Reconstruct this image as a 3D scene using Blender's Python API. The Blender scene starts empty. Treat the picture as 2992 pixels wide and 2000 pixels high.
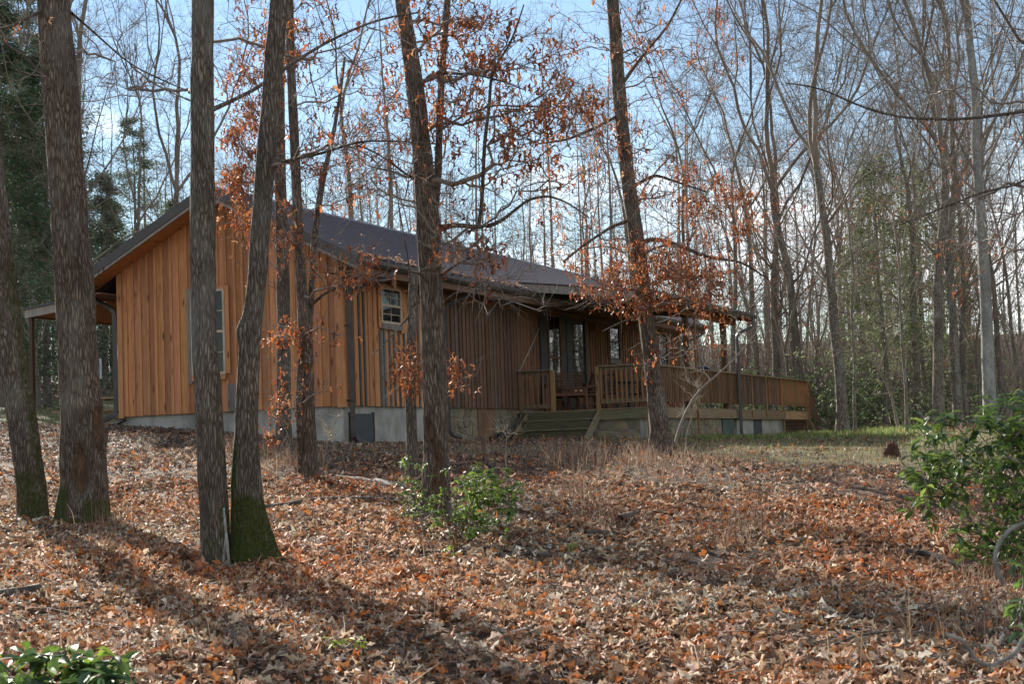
import bpy, math, random
import numpy as np
from mathutils import Matrix, Vector

random.seed(7)
rng = np.random.default_rng(7)
R = math.radians
sc = bpy.context.scene
C = sc.collection

# ------------------------------------------------------------------ camera, sky, sun, exposure
FPX = 4520.9                                    # focal length in pixels of a 2992 px wide frame
CAM = np.array([-26.0575, -14.933, -.9409])
YAW, PIT, ROL = .4109, .0677, -.0367
def cam_axes():
    f = np.array([math.cos(PIT)*math.cos(YAW), math.cos(PIT)*math.sin(YAW), math.sin(PIT)])
    r = np.array([math.sin(YAW), -math.cos(YAW), 0.]); u = np.cross(r, f)
    c, s = math.cos(ROL), math.sin(ROL)
    return c*r+s*u, -s*r+c*u, f
RX, UP, FW = cam_axes()
FH = np.array([math.cos(YAW), math.sin(YAW), 0.])     # level forward
cd = bpy.data.cameras.new('camera'); cam = bpy.data.objects.new('camera', cd); C.objects.link(cam)
cd.sensor_width = 23.5; cd.lens = FPX/2992*23.5
cd.clip_start = .1; cd.clip_end = 1500
cam.matrix_world = Matrix(((RX[0], UP[0], -FW[0], CAM[0]), (RX[1], UP[1], -FW[1], CAM[1]), (RX[2], UP[2], -FW[2], CAM[2]), (0, 0, 0, 1)))
cd.dof.use_dof = True; cd.dof.focus_distance = 26; cd.dof.aperture_fstop = 6.3
sc.camera = cam

SUN_AZ, SUN_EL = R(50), R(25)                    # azimuth measured from +X towards +Y
w = bpy.data.worlds.new('World'); sc.world = w; w.use_nodes = True
nt = w.node_tree; N = nt.nodes; Lk = nt.links; N.clear()
out = N.new('ShaderNodeOutputWorld'); bg = N.new('ShaderNodeBackground')
sky = N.new('ShaderNodeTexSky'); sky.sky_type = 'NISHITA'; sky.sun_disc = False
sky.sun_elevation = SUN_EL; sky.sun_rotation = math.pi/2-SUN_AZ
sky.air_density = 1.0; sky.dust_density = 0.; sky.ozone_density = 1.0
tc = N.new('ShaderNodeTexCoord'); mp = N.new('ShaderNodeMapping'); mp.inputs['Scale'].default_value = (1, 1, 2.4)
cn = N.new('ShaderNodeTexNoise'); cn.inputs['Scale'].default_value = 2.6; cn.inputs['Detail'].default_value = 7; cn.inputs['Roughness'].default_value = .55
cr = N.new('ShaderNodeValToRGB'); cr.color_ramp.elements[0].position = .5; cr.color_ramp.elements[1].position = .66
mx = N.new('ShaderNodeMixRGB'); mx.inputs['Color2'].default_value = (16, 16.2, 16.5, 1)
Lk.new(tc.outputs['Generated'], mp.inputs[0]); Lk.new(mp.outputs[0], cn.inputs['Vector']); Lk.new(cn.outputs['Fac'], cr.inputs[0])
Lk.new(cr.outputs[0], mx.inputs['Fac']); Lk.new(sky.outputs[0], mx.inputs['Color1'])
Lk.new(mx.outputs[0], bg.inputs[0]); bg.inputs[1].default_value = .06
Lk.new(bg.outputs[0], out.inputs[0])

sl = bpy.data.lights.new('sun', 'SUN'); so = bpy.data.objects.new('sun', sl); C.objects.link(so)
sl.energy = 5.0; sl.angle = R(.5); sl.color = (1, .94, .84)
sd = Vector((math.cos(SUN_EL)*math.cos(SUN_AZ), math.cos(SUN_EL)*math.sin(SUN_AZ), math.sin(SUN_EL)))
so.rotation_euler = sd.to_track_quat('Z', 'Y').to_euler()
vs = sc.view_settings; vs.view_transform = 'Standard'; vs.look = 'None'; vs.exposure = 1.46; vs.gamma = 1; vs.use_curve_mapping = False
sc.cycles.max_bounces = 6; sc.cycles.diffuse_bounces = 3; sc.cycles.glossy_bounces = 3; sc.cycles.transparent_max_bounces = 4
sc.cycles.caustics_reflective = False; sc.cycles.caustics_refractive = False

# ------------------------------------------------------------------ from a direction seen to a place in the wood
K = 2992/2346
def ray(x, y):
    return FW+(x*K-1496)/FPX*RX-(y*K-1000)/FPX*UP
def P(x, y, dh):                                 # the point at horizontal distance dh (along the level view direction)
    d = ray(x, y); return CAM+d*(dh/(d@FH))
def pw(wpx, dh): return wpx*K/FPX*dh

# ------------------------------------------------------------------ materials
def mat(name, rough=.8, spec=.3):
    m = bpy.data.materials.new(name); m.use_nodes = True
    b = m.node_tree.nodes['Principled BSDF']; b.inputs['Roughness'].default_value = rough
    b.inputs['Specular IOR Level'].default_value = spec
    return m, m.node_tree, b
def nd(nt, t, **kw):
    n = nt.nodes.new(t)
    for k, v in kw.items():
        if k in n.inputs: n.inputs[k].default_value = v
        else: setattr(n, k, v)
    return n
def ramp(nt, src, stops):
    r = nt.nodes.new('ShaderNodeValToRGB'); e = r.color_ramp.elements
    while len(e) < len(stops): e.new(.5)
    for i, (p, c) in enumerate(stops): e[i].position = p; e[i].color = (*c, 1)
    nt.links.new(src, r.inputs[0]); return r.outputs[0]
def mixc(nt, fac, a, b, mode='MIX'):
    m = nt.nodes.new('ShaderNodeMixRGB'); m.blend_type = mode
    for i, v in enumerate((fac, a, b)):
        if hasattr(v, 'links'): nt.links.new(v, m.inputs[i])
        elif i == 0: m.inputs[0].default_value = v
        else: m.inputs[i].default_value = (*v, 1)
    return m.outputs[0]
def coords(nt, scale, rnd=0., kind='pos'):
    if kind == 'pos': o = nt.nodes.new('ShaderNodeNewGeometry').outputs['Position']
    else: o = nt.nodes.new('ShaderNodeTexCoord').outputs['Object']
    if rnd:
        oi = nt.nodes.new('ShaderNodeObjectInfo'); m = nd(nt, 'ShaderNodeMath', operation='MULTIPLY'); m.inputs[1].default_value = rnd
        nt.links.new(oi.outputs['Random'], m.inputs[0]); a = nd(nt, 'ShaderNodeVectorMath', operation='ADD')
        nt.links.new(o, a.inputs[0]); nt.links.new(m.outputs[0], a.inputs[1]); o = a.outputs[0]
    mp = nt.nodes.new('ShaderNodeMapping'); mp.inputs['Scale'].default_value = scale
    nt.links.new(o, mp.inputs[0]); return mp.outputs[0]
def noise(nt, vec, scale, detail=4, rough=.55, dist=0.):
    n = nd(nt, 'ShaderNodeTexNoise'); n.inputs['Scale'].default_value = scale; n.inputs['Detail'].default_value = detail
    n.inputs['Roughness'].default_value = rough; n.inputs['Distortion'].default_value = dist
    nt.links.new(vec, n.inputs['Vector']); return n.outputs['Fac']
def bump(nt, b, h, strength, dist=.01):
    n = nd(nt, 'ShaderNodeBump'); n.inputs['Strength'].default_value = strength; n.inputs['Distance'].default_value = dist
    nt.links.new(h, n.inputs['Height']); nt.links.new(n.outputs[0], b.inputs['Normal'])

def wood(name, c1, c2, knot=(.12, .04, .015), axis=2, rough=.75, knots=True, grime=.5):
    m, t, b = mat(name, rough, .2)
    s = [9, 9, 9]; s[axis] = .55
    v = coords(t, tuple(s), 37.)
    g = noise(t, v, 4.0, 5, .6, .4)
    col = ramp(t, g, [(.3, c1), (.72, c2)])
    oc = t.nodes.new('ShaderNodeObjectInfo')
    col = mixc(t, 1., col, oc.outputs['Color'], 'MULTIPLY')
    if knots:
        s2 = [5.5, 5.5, 5.5]; s2[axis] = 1.7
        vo = nd(t, 'ShaderNodeTexVoronoi'); t.links.new(coords(t, tuple(s2), 91.), vo.inputs['Vector']); vo.inputs['Scale'].default_value = 1.
        k = ramp(t, vo.outputs['Distance'], [(.07, (.95,)*3), (.21, (0,)*3)])
        col = mixc(t, k, col, knot)
    st = noise(t, coords(t, (1.2, 1.2, .45), 11.), 3.0, 6, .65)
    col = mixc(t, ramp(t, st, [(.55, (0,)*3), (.8, (grime,)*3)]), col, (.07, .05, .04))
    t.links.new(col, b.inputs['Base Color'])
    f = noise(t, v, 14, 3, .6)
    bump(t, b, f, .35, .006)
    return m
M = {}
M['cedar'] = wood('cedar_siding', (.38, .155, .062), (.56, .275, .125))
M['brown'] = wood('weathered_brown_siding', (.12, .068, .044), (.21, .122, .082), (.06, .03, .02))
M['grey'] = wood('grey_weathered_board', (.12, .105, .09), (.27, .24, .205), (.05, .04, .035))
M['deckx'] = wood('deck_timber_lengthwise', (.22, .15, .085), (.38, .27, .16), (.1, .06, .03), axis=0)
M['decky'] = wood('deck_timber_crosswise', (.15, .125, .08), (.30, .245, .16), (.08, .05, .03), axis=1)
M['deckz'] = wood('deck_timber_upright', (.19, .115, .068), (.31, .20, .12), (.1, .05, .03))
M['mossy'] = wood('mossy_step_timber', (.08, .078, .045), (.17, .15, .09), (.05, .05, .03), axis=1)
M['soffit'] = wood('soffit_timber', (.42, .17, .06), (.58, .28, .12), axis=0)
M['chair'] = wood('chair_timber', (.12, .055, .035), (.21, .10, .06), axis=1, knots=False)

def plain(name, col, rough=.6, spec=.4, metal=0., var=.25, scale=3., bumpy=0.):
    m, t, b = mat(name, rough, spec); b.inputs['Metallic'].default_value = metal
    n = noise(t, coords(t, (1, 1, 1), 5.), scale, 6, .6)
    lo = tuple(c*(1-var) for c in col); hi = tuple(min(1, c*(1+var)) for c in col)
    t.links.new(ramp(t, n, [(.3, lo), (.7, hi)]), b.inputs['Base Color'])
    if bumpy: bump(t, b, noise(t, coords(t, (1, 1, 1)), scale*6, 4), bumpy, .01)
    return m
M['roof'] = plain('brown_metal_roofing', (.058, .046, .052), .1, .65, .45, .2)
M['dark_metal'] = plain('dark_brown_metal_trim', (.045, .034, .031), .4, .45)
M['black'] = plain('black_painted_frame', (.028, .027, .027), .5, .4)
M['sash'] = plain('tan_window_frame', (.42, .34, .24), .5, .4)
M['vent'] = plain('dark_vent_cover', (.035, .042, .047), .45, .4)
M['boardup'] = plain('stained_plywood_panel', (.17, .10, .06), .8, .2, 0, .35, 2)
M['green_panel'] = plain('dark_green_vent_panel', (.06, .085, .07), .6, .3)
M['iron'] = plain('black_iron', (.025, .025, .028), .45, .5)
M['lid'] = plain('dark_blue_enamel', (.02, .028, .05), .22, .6)
M['box'] = plain('pale_grey_plastic', (.5, .52, .55), .5)
M['rope'] = plain('grey_rope', (.33, .29, .25), .8)
M['plastic'] = plain('black_corrugated_plastic', (.02, .02, .022), .4, .5)
def concrete():
    m, t, b = mat('stained_concrete', .85, .2)
    v = coords(t, (1, 1, 1))
    c = ramp(t, noise(t, v, 1.6, 8, .65), [(.3, (.19, .18, .155)), (.55, (.36, .345, .305)), (.78, (.46, .44, .40))])
    s = noise(t, coords(t, (5, 5, .7)), 1.5, 5, .7)
    c = mixc(t, ramp(t, s, [(.52, (0,)*3), (.74, (.75,)*3)]), c, (.13, .12, .09))
    t.links.new(c, b.inputs['Base Color']); bump(t, b, noise(t, v, 9, 8, .7), .5, .02); return m
M['concrete'] = concrete()
def stone():
    m, t, b = mat('flagstone_veneer', .85, .2)
    c = ramp(t, noise(t, coords(t, (1, 1, 1), 23.), 4, 6, .65), [(.3, (.14, .115, .085)), (.7, (.27, .23, .175))])
    oi = t.nodes.new('ShaderNodeObjectInfo'); c = mixc(t, 1, c, oi.outputs['Color'], 'MULTIPLY')
    t.links.new(c, b.inputs['Base Color']); bump(t, b, noise(t, coords(t, (1, 1, 1)), 16, 6, .6), .5, .01); return m
M['stone'] = stone()
def glass():
    m, t, b = mat('window_glass', .03, .5)
    b.inputs['Base Color'].default_value = (.012, .014, .016, 1); b.inputs['Coat Weight'].default_value = 0
    n = noise(t, coords(t, (1, 1, 1)), 2.5, 2); bump(t, b, n, .06, .02); return m
M['glass'] = glass()

def bark(name, dark, mid, light, scale=1., zs=.16, moss=True, strength=.9, lichen=.5):
    m, t, b = mat(name, .9, .12)
    v = coords(t, (scale, scale, scale*zs), 3., 'obj')
    vo = nd(t, 'ShaderNodeTexVoronoi', feature='DISTANCE_TO_EDGE')
    dn = nd(t, 'ShaderNodeTexNoise'); dn.inputs['Scale'].default_value = 16; t.links.new(v, dn.inputs['Vector'])
    ad = nd(t, 'ShaderNodeMixRGB', blend_type='ADD'); ad.inputs[0].default_value = .06
    t.links.new(v, ad.inputs[1]); t.links.new(dn.outputs['Color'], ad.inputs[2])
    t.links.new(ad.outputs[0], vo.inputs['Vector']); vo.inputs['Scale'].default_value = 52
    f2 = noise(t, v, 90, 4, .6)
    h = nd(t, 'ShaderNodeMath', operation='ADD'); 
    pl = ramp(t, noise(t, coords(t, (scale*46, scale*46, scale*46*.15), 3., 'obj'), 1., 6, .75), [(.30, (0,)*3), (.64, (1,)*3)])
    pl = mixc(t, .72, pl, ramp(t, vo.outputs['Distance'], [(0., (0,)*3), (.3, (1,)*3)]))
    t.links.new(pl, h.inputs[0]); t.links.new(f2, h.inputs[1])
    c = ramp(t, h.outputs[0], [(.45, dark), (.95, mid), (1., light)])
    hh = nd(t, 'ShaderNodeMath', operation='MULTIPLY'); hh.inputs[1].default_value = .62; t.links.new(h.outputs[0], hh.inputs[0])
    c = ramp(t, hh.outputs[0], [(.26, dark), (.62, mid), (.9, light)])
    big = noise(t, coords(t, (1, 1, .5), 3., 'obj'), 3.2, 6, .65)
    c = mixc(t, ramp(t, big, [(.5, (0,)*3), (.72, (lichen,)*3)]), c, (.40, .41, .36))
    dkk = noise(t, coords(t, (1, 1, .35), 8., 'obj'), 2.1, 3, .6)
    c = mixc(t, ramp(t, dkk, [(.48, (0,)*3), (.75, (.5,)*3)]), c, dark)
    if moss:
        sa = nd(t, 'ShaderNodeAttribute', attribute_name='scar'); c = mixc(t, sa.outputs['Fac'], c, ramp(t, noise(t, coords(t, (3, 3, .6), 0., 'obj'), 12, 5, .7), [(.3, (.05, .03, .02)), (.7, (.20, .125, .08))]))
        at = nd(t, 'ShaderNodeAttribute', attribute_name='moss')
        mn = noise(t, coords(t, (1, 1, 1), 0., 'obj'), 14, 8, .85)
        mm = nd(t, 'ShaderNodeMath', operation='MULTIPLY'); t.links.new(at.outputs['Fac'], mm.inputs[0]); t.links.new(mn, mm.inputs[1])
        mcol = ramp(t, noise(t, coords(t, (1, 1, 1), 0., 'obj'), 40, 4, .7), [(.3, (.02, .027, .006)), (.7, (.08, .10, .016))])
        c = mixc(t, ramp(t, mm.outputs[0], [(.26, (0,)*3), (.42, (.9,)*3)]), c, mcol)
    t.links.new(c, b.inputs['Base Color']); bump(t, b, h.outputs[0], strength, .03); return m
M['bark'] = bark('grey_brown_furrowed_bark', (.03, .024, .019), (.165, .13, .103), (.32, .27, .22), lichen=.4)
M['bark_oak'] = bark('brown_plated_oak_bark', (.026, .019, .015), (.15, .11, .085), (.29, .23, .18), .8, lichen=.3)
M['bark_pale'] = bark('pale_smooth_beech_bark', (.12, .11, .10), (.22, .21, .19), (.32, .31, .285), .5, .5, False, .25, .7)
M['bark_far'] = bark('grey_distant_bark', (.045, .036, .028), (.17, .138, .108), (.32, .28, .23), .6, .25, False, .6, .6)
M['twig'] = plain('grey_twig_bark', (.20, .165, .14), .8, .2, 0, .35, 2)
M['twig_far'] = plain('grey_brown_far_twigs', (.19, .155, .125), .85, .15, 0, .4, .6)
M['deadwood'] = plain('pale_dead_wood', (.36, .31, .24), .85, .2, 0, .4, 6, .5)
M['darkwood'] = plain('dark_rotting_wood', (.07, .06, .05), .85, .2, 0, .45, 7, .6)
M['stumpwood'] = plain('red_rotted_stump_wood', (.085, .045, .032), .9, .1, 0, .5, 8, .8)

def leafmat(name, trans=.35, rough=.45, spec=.45):
    m, t, b = mat(name, rough, spec)
    at = nd(t, 'ShaderNodeAttribute', attribute_name='tint')
    n = noise(t, coords(t, (1, 1, 1)), 55, 3)
    c = mixc(t, 1., at.outputs['Color'], ramp(t, n, [(.3, (.72,)*3), (.7, (1.12,)*3)]), 'MULTIPLY')
    t.links.new(c, b.inputs['Base Color'])
    tr = t.nodes.new('ShaderNodeBsdfTranslucent'); t.links.new(c, tr.inputs[0])
    mxs = t.nodes.new('ShaderNodeMixShader'); mxs.inputs[0].default_value = trans
    o = t.nodes['Material Output']; t.links.new(b.outputs[0], mxs.inputs[1]); t.links.new(tr.outputs[0], mxs.inputs[2]); t.links.new(mxs.outputs[0], o.inputs[0])
    return m
M['litter'] = leafmat('fallen_oak_leaf', .25, .72, .28)
M['dead_leaf'] = leafmat('dead_clinging_oak_leaf', .45, .5, .4)
M['green_leaf'] = leafmat('glossy_evergreen_leaf', .4, .5, .35)
M['needles'] = leafmat('conifer_needles', .3, .6, .3)
M['grassblade'] = leafmat('grass_blade', .35, .6, .3)

def groundmat():
    m, t, b = mat('leaf_covered_forest_soil', .9, .15)
    p = coords(t, (1, 1, 1))
    vo = nd(t, 'ShaderNodeTexVoronoi'); vo.inputs['Scale'].default_value = 13; vo.inputs['Randomness'].default_value = 1
    dn = nd(t, 'ShaderNodeTexNoise'); dn.inputs['Scale'].default_value = 9; dn.inputs['Detail'].default_value = 3; t.links.new(p, dn.inputs['Vector'])
    ad = nd(t, 'ShaderNodeMixRGB', blend_type='ADD'); ad.inputs[0].default_value = .12
    t.links.new(p, ad.inputs[1]); t.links.new(dn.outputs['Color'], ad.inputs[2]); t.links.new(ad.outputs[0], vo.inputs['Vector'])
    sep = nd(t, 'ShaderNodeSeparateColor'); t.links.new(vo.outputs['Color'], sep.inputs[0])
    leaf = ramp(t, sep.outputs[0], [(.05, (.022, .016, .012)), (.4, (.065, .04, .026)), (.7, (.13, .075, .045)), (.95, (.24, .16, .11))])
    fine = noise(t, p, 30, 6, .7)
    leaf = mixc(t, 1., leaf, ramp(t, fine, [(.25, (.45,)*3), (.7, (1.2,)*3)]), 'MULTIPLY')
    at = nd(t, 'ShaderNodeAttribute', attribute_name='grass')
    gn = noise(t, p, 4., 5, .7)
    mm = nd(t, 'ShaderNodeMath', operation='MULTIPLY'); t.links.new(at.outputs['Fac'], mm.inputs[0]); t.links.new(gn, mm.inputs[1])
    gcol = ramp(t, fine, [(.3, (.05, .06, .022)), (.7, (.19, .17, .08))])
    c = mixc(t, ramp(t, mm.outputs[0], [(.22, (0,)*3), (.45, (.9,)*3)]), leaf, gcol)
    t.links.new(c, b.inputs['Base Color'])
    h = nd(t, 'ShaderNodeMath', operation='ADD'); t.links.new(sep.outputs[1], h.inputs[0]); t.links.new(fine, h.inputs[1])
    bump(t, b, h.outputs[0], .8, .03); return m
M['ground'] = groundmat()

# ------------------------------------------------------------------ object helpers
def link(name, me, parent=None, loc=None, m=None):
    o = bpy.data.objects.new(name, me); C.objects.link(o)
    if parent is not None: o.parent = parent
    if loc is not None: o.location = loc
    if m is not None and not me.materials: me.materials.append(m)
    return o
def tag(o, label=None, cat=None, group=None, kind=None):
    for k, v in (('label', label), ('category', cat), ('group', group), ('kind', kind)):
        if v: o[k] = v
    return o
def empty(name, loc, rz, label, cat, group=None):
    o = bpy.data.objects.new(name, None); C.objects.link(o); o.location = loc; o.rotation_euler = (0, 0, rz)
    o.empty_display_size = .2
    return tag(o, label, cat, group)
def pymesh(name, v, f, m=None, smooth=False):
    me = bpy.data.meshes.new(name); me.from_pydata([tuple(map(float, p)) for p in v], [], [tuple(map(int, q)) for q in f])
    if smooth: me.shade_smooth()
    if m: me.materials.append(m)
    return me
def npmesh(name, v, f, m, smooth=False, tint=None, fattr=None):
    """v (n,3), f (m,k) with k 3 or 4."""
    me = bpy.data.meshes.new(name); k = f.shape[1]
    me.vertices.add(len(v)); me.vertices.foreach_set('co', np.ascontiguousarray(v, np.float32).ravel())
    me.loops.add(len(f)*k); me.loops.foreach_set('vertex_index', np.ascontiguousarray(f, np.int32).ravel())
    me.polygons.add(len(f)); me.polygons.foreach_set('loop_start', np.arange(0, len(f)*k, k, dtype=np.int32))
    me.polygons.foreach_set('loop_total', np.full(len(f), k, np.int32))
    if smooth: me.polygons.foreach_set('use_smooth', np.ones(len(f), bool))
    me.update(calc_edges=True)
    if tint is not None:
        a = me.color_attributes.new('tint', 'FLOAT_COLOR', 'POINT')
        c = np.ones((len(v), 4), np.float32); c[:, :3] = tint; a.data.foreach_set('color', c.ravel())
    if fattr:
        for n, val in fattr.items():
            a = me.attributes.new(n, 'FLOAT', 'POINT'); a.data.foreach_set('value', np.ascontiguousarray(val, np.float32))
    me.materials.append(m); return me
CUBE_F = [(0, 3, 2, 1), (4, 5, 6, 7), (0, 1, 5, 4), (1, 2, 6, 5), (2, 3, 7, 6), (3, 0, 4, 7)]
cubes = {}
def box(name, lo, hi, m, parent=None, tone=None, rot=None, real=False):
    """axis box; alike pieces share one bevelled unit mesh"""
    lo = np.array(lo, float); hi = np.array(hi, float); c = (lo+hi)/2; s = (hi-lo)
    if real:
        v = [(x, y, z) for z in (lo[2], hi[2]) for x, y in ((lo[0], lo[1]), (hi[0], lo[1]), (hi[0], hi[1]), (lo[0], hi[1]))]
        o = link(name, pymesh(name, v, CUBE_F, M[m]), parent)
    else:
        if m not in cubes:
            v = [(x, y, z) for z in (-.5, .5) for x, y in ((-.5, -.5), (.5, -.5), (.5, .5), (-.5, .5))]
            cubes[m] = pymesh('block_'+m, v, CUBE_F, M[m])
        o = link(name, cubes[m], parent, c); o.scale = s
        if rot: o.rotation_euler = rot
    if tone is not None: o.color = (*((tone,)*3 if isinstance(tone, float) else tone), 1)
    return o
def bar(name, a, b, wx, wz, m, parent=None, tone=None):
    """square bar between two points"""
    a = Vector(a); b = Vector(b); d = b-a
    if m not in cubes:
        v = [(x, y, z) for z in (-.5, .5) for x, y in ((-.5, -.5), (.5, -.5), (.5, .5), (-.5, .5))]
        cubes[m] = pymesh('block_'+m, v, CUBE_F, M[m])
    o = link(name, cubes[m], parent, (a+b)/2); o.scale = (wx, wz, d.length)
    o.rotation_mode = 'QUATERNION'; o.rotation_quaternion = d.to_track_quat('Z', 'Y')
    if tone is not None: o.color = (tone, tone, tone, 1)
    return o
def tube(name, pts, rad, m, parent=None, sides=8, smooth=True):
    pts = np.array(pts, float); n = len(pts); rad = np.broadcast_to(rad, n)
    d = np.gradient(pts, axis=0); d /= np.linalg.norm(d, axis=1)[:, None]+1e-9
    ref = np.array([.31, .87, .38]); u = np.cross(d, ref); u /= np.linalg.norm(u, axis=1)[:, None]+1e-9; vv = np.cross(d, u)
    a = np.linspace(0, 2*np.pi, sides, endpoint=False)
    ring = pts[:, None]+rad[:, None, None]*(np.cos(a)[None, :, None]*u[:, None]+np.sin(a)[None, :, None]*vv[:, None])
    v = ring.reshape(-1, 3); f = []
    for i in range(n-1):
        for j in range(sides): f.append((i*sides+j, i*sides+(j+1) % sides, (i+1)*sides+(j+1) % sides, (i+1)*sides+j))
    f.append(tuple(range(sides))[::-1]); f.append(tuple((n-1)*sides+j for j in range(sides)))
    return link(name, pymesh(name, v, f, m, smooth), parent)

# ------------------------------------------------------------------ value noise in numpy
def _h(ix, iy, iz, s):
    n = (ix.astype(np.int64)*73856093) ^ (iy.astype(np.int64)*19349663) ^ (iz.astype(np.int64)*83492791) ^ (s*2654435)
    n = (n ^ (n >> 13))*1274126177 & 0x7fffffff
    n = (n ^ (n >> 15)) & 0xffffff
    return n/float(0xffffff)
def vnoise(p, s=0):
    i = np.floor(p).astype(np.int64); f = p-i; f = f*f*(3-2*f); r = 0
    for dx in (0, 1):
        for dy in (0, 1):
            for dz in (0, 1):
                wgt = (f[..., 0] if dx else 1-f[..., 0])*(f[..., 1] if dy else 1-f[..., 1])*(f[..., 2] if dz else 1-f[..., 2])
                r = r+wgt*_h(i[..., 0]+dx, i[..., 1]+dy, i[..., 2]+dz, s)
    return r*2-1
def fbm(p, o=3, s=0):
    r = 0; a = 1.
    for k in range(o): r = r+a*vnoise(p*(2**k), s+k); a *= .5
    return r

# ------------------------------------------------------------------ terrain
ctrl = [P(0, 1568, 7.2), P(1173, 1568, 7.2), P(2346, 1568, 7.0), P(545, 1290, 12), P(190, 1200, 16), P(1000, 1190, 15), P(1520, 1045, 23.5),
        P(710, 1095, 19.5), P(645, 1042, 22), P(945, 1100, 19), P(2040, 1065, 24), P(2200, 1300, 13), P(75, 1190, 16),
        (0, 5.31, -.22), (0, 3.2, -.38), (0, .1, -.83), (3, 0, -.80), (6.1, 0, -.74), (8.4, -2, -.82), (8.4, -3.3, -.88), (11.1, -3.34, -.95), (16, -3.34, -.96),
        (21.8, -3.34, -.99), (26, -3.34, -1.0), P(2100, 995, 55), P(1900, 990, 62), P(2000, 985, 48), P(2346, 1000, 50),
        P(110, 985, 33.5), P(110, 948, 45), P(110, 905, 58), P(120, 880, 78), 
        (10, 9, -.3), (22, 9, -.5),
        (CAM[0], CAM[1], -2.48), (CAM[0]-10, CAM[1]-6, -2.9), (CAM[0]+6, CAM[1]-12, -2.6), (CAM[0]-6, CAM[1]+10, -2.0)]
ctrl = np.array(ctrl)
def base_pl(x, y):
    fw = (x-CAM[0])*FH[0]+(y-CAM[1])*FH[1]
    return np.interp(fw, [-400, -60, 0, 30, 55, 75, 110, 160, 260, 500], [-6, -4, -2.45, -.75, -.95, -.3, 2.6, 8.5, 15, 20])
LK = 14.
def kern(d): return (1+d/LK)*np.exp(-d/LK)
Dm = np.linalg.norm(ctrl[:, None, :2]-ctrl[None, :, :2], axis=2)
wk = np.linalg.solve(kern(Dm)+np.eye(len(ctrl))*.004, ctrl[:, 2]-base_pl(ctrl[:, 0], ctrl[:, 1]))
def ground(x, y, fine=True):
    x = np.atleast_1d(np.asarray(x, float)); y = np.atleast_1d(np.asarray(y, float)); sh = x.shape
    xf, yf = x.ravel(), y.ravel(); z = np.zeros(len(xf))
    for i in range(0, len(xf), 20000):
        d = np.hypot(xf[i:i+20000, None]-ctrl[None, :, 0], yf[i:i+20000, None]-ctrl[None, :, 1]); z[i:i+20000] = kern(d)@wk
    z += base_pl(xf, yf)
    if fine:
        nearh = np.exp(-np.clip(np.hypot(np.clip(np.abs(xf-12)-13, 0, None), np.clip(np.abs(yf-1)-5, 0, None)), 0, 9)/1.5)
        p = np.c_[xf, yf, np.zeros(len(xf))]
        z += (fbm(p*.55, 3, 5)*.055+fbm(p*3.1, 2, 9)*.012)*(1-.8*nearh)
    return z.reshape(sh)
def gz(x, y): return float(ground(x, y)[0])
def spread(c, span, n, k):
    t = np.linspace(-1, 1, n); return c+span*np.sinh(k*t)/math.sinh(k)
gx = spread(-14, 420, 270, 5.2); gy = spread(-7, 420, 270, 5.2)
GX, GY = np.meshgrid(gx, gy, indexing='ij'); GZ = ground(GX, GY)
def grassiness(x, y):
    """1 where the clearing's grass shows, by place"""
    rx = (x-CAM[0])*FH[1]-(y-CAM[1])*FH[0]; fw = (x-CAM[0])*FH[0]+(y-CAM[1])*FH[1]      # right, forward
    right = np.clip((rx-1.+.05*(fw-22))/3.5, 0, 1)*np.clip((fw-20.5)/4, 0, 1)*np.clip((60-fw)/8, 0, 1)
    left = np.clip((-rx-6)/3, 0, 1)*np.clip((fw-33)/5, 0, 1)*np.clip((62-fw)/10, 0, 1)
    front = np.clip(1-np.abs(fw-25-(rx)*.25)/5, 0, 1)*np.clip((rx+5)/3, 0, 1)*.55
    return np.clip(np.maximum(np.maximum(right, left), front), 0, 1)
nx, ny = GX.shape
idx = np.arange(nx*ny).reshape(nx, ny)
gf = np.stack([idx[:-1, :-1], idx[1:, :-1], idx[1:, 1:], idx[:-1, 1:]], -1).reshape(-1, 4)
gv = np.stack([GX, GY, GZ], -1).reshape(-1, 3)
tag(link('ground', npmesh('ground', gv, gf, M['ground'], True, fattr={'grass': grassiness(gv[:, 0], gv[:, 1])})), kind='structure')

# ------------------------------------------------------------------ the cabin: x along the ridge (away), y across, origin at the near corner sill
LN, WD = 21.7, 5.3
HE, OY, OX, SL = 2.75, .72, .60, .5032
def roofz(y): return HE+(min(y, WD-y)+OY)*SL
cabin = empty('cabin', (0, 0, 0), 0, 'single-storey cabin with orange board siding, brown metal roof and concrete foundation', 'cabin')
def prism(name, poly, axis, a, b, m, parent, tone=None):
    """poly of 2-D points in the plane across axis, extruded from a to b along axis"""
    n = len(poly); v = []
    for t in (a, b):
        for p, q in poly: v.append({0: (t, p, q), 1: (p, t, q), 2: (p, q, t)}[axis])
    f = [tuple(range(n)), tuple(range(2*n-1, n-1, -1))]+[(i, i+n, (i+1) % n+n, (i+1) % n) for i in range(n)]
    me = pymesh(name, v, f, M[m] if isinstance(m, str) else m)
    import bmesh
    bm = bmesh.new(); bm.from_mesh(me); bmesh.ops.recalc_face_normals(bm, faces=bm.faces); bm.to_mesh(me); bm.free()
    o = link(name, me, parent)
    if tone is not None: o.color = (*((tone,)*3 if isinstance(tone, float) else tone), 1)
    return o
zt = lambda y: roofz(y)-.19
o = prism('wall', [(.0, .0), (WD, 0), (WD, zt(WD)), (WD/2, zt(WD/2)), (0, zt(0))], 0, .0, LN, 'brown', cabin); o['kind'] = 'structure'
prism('foundation', [(.05, -1.6), (LN-.05, -1.6), (LN-.05, -.002), (.05, -.002)], 1, .05, WD-.05, 'concrete', cabin)
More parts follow.
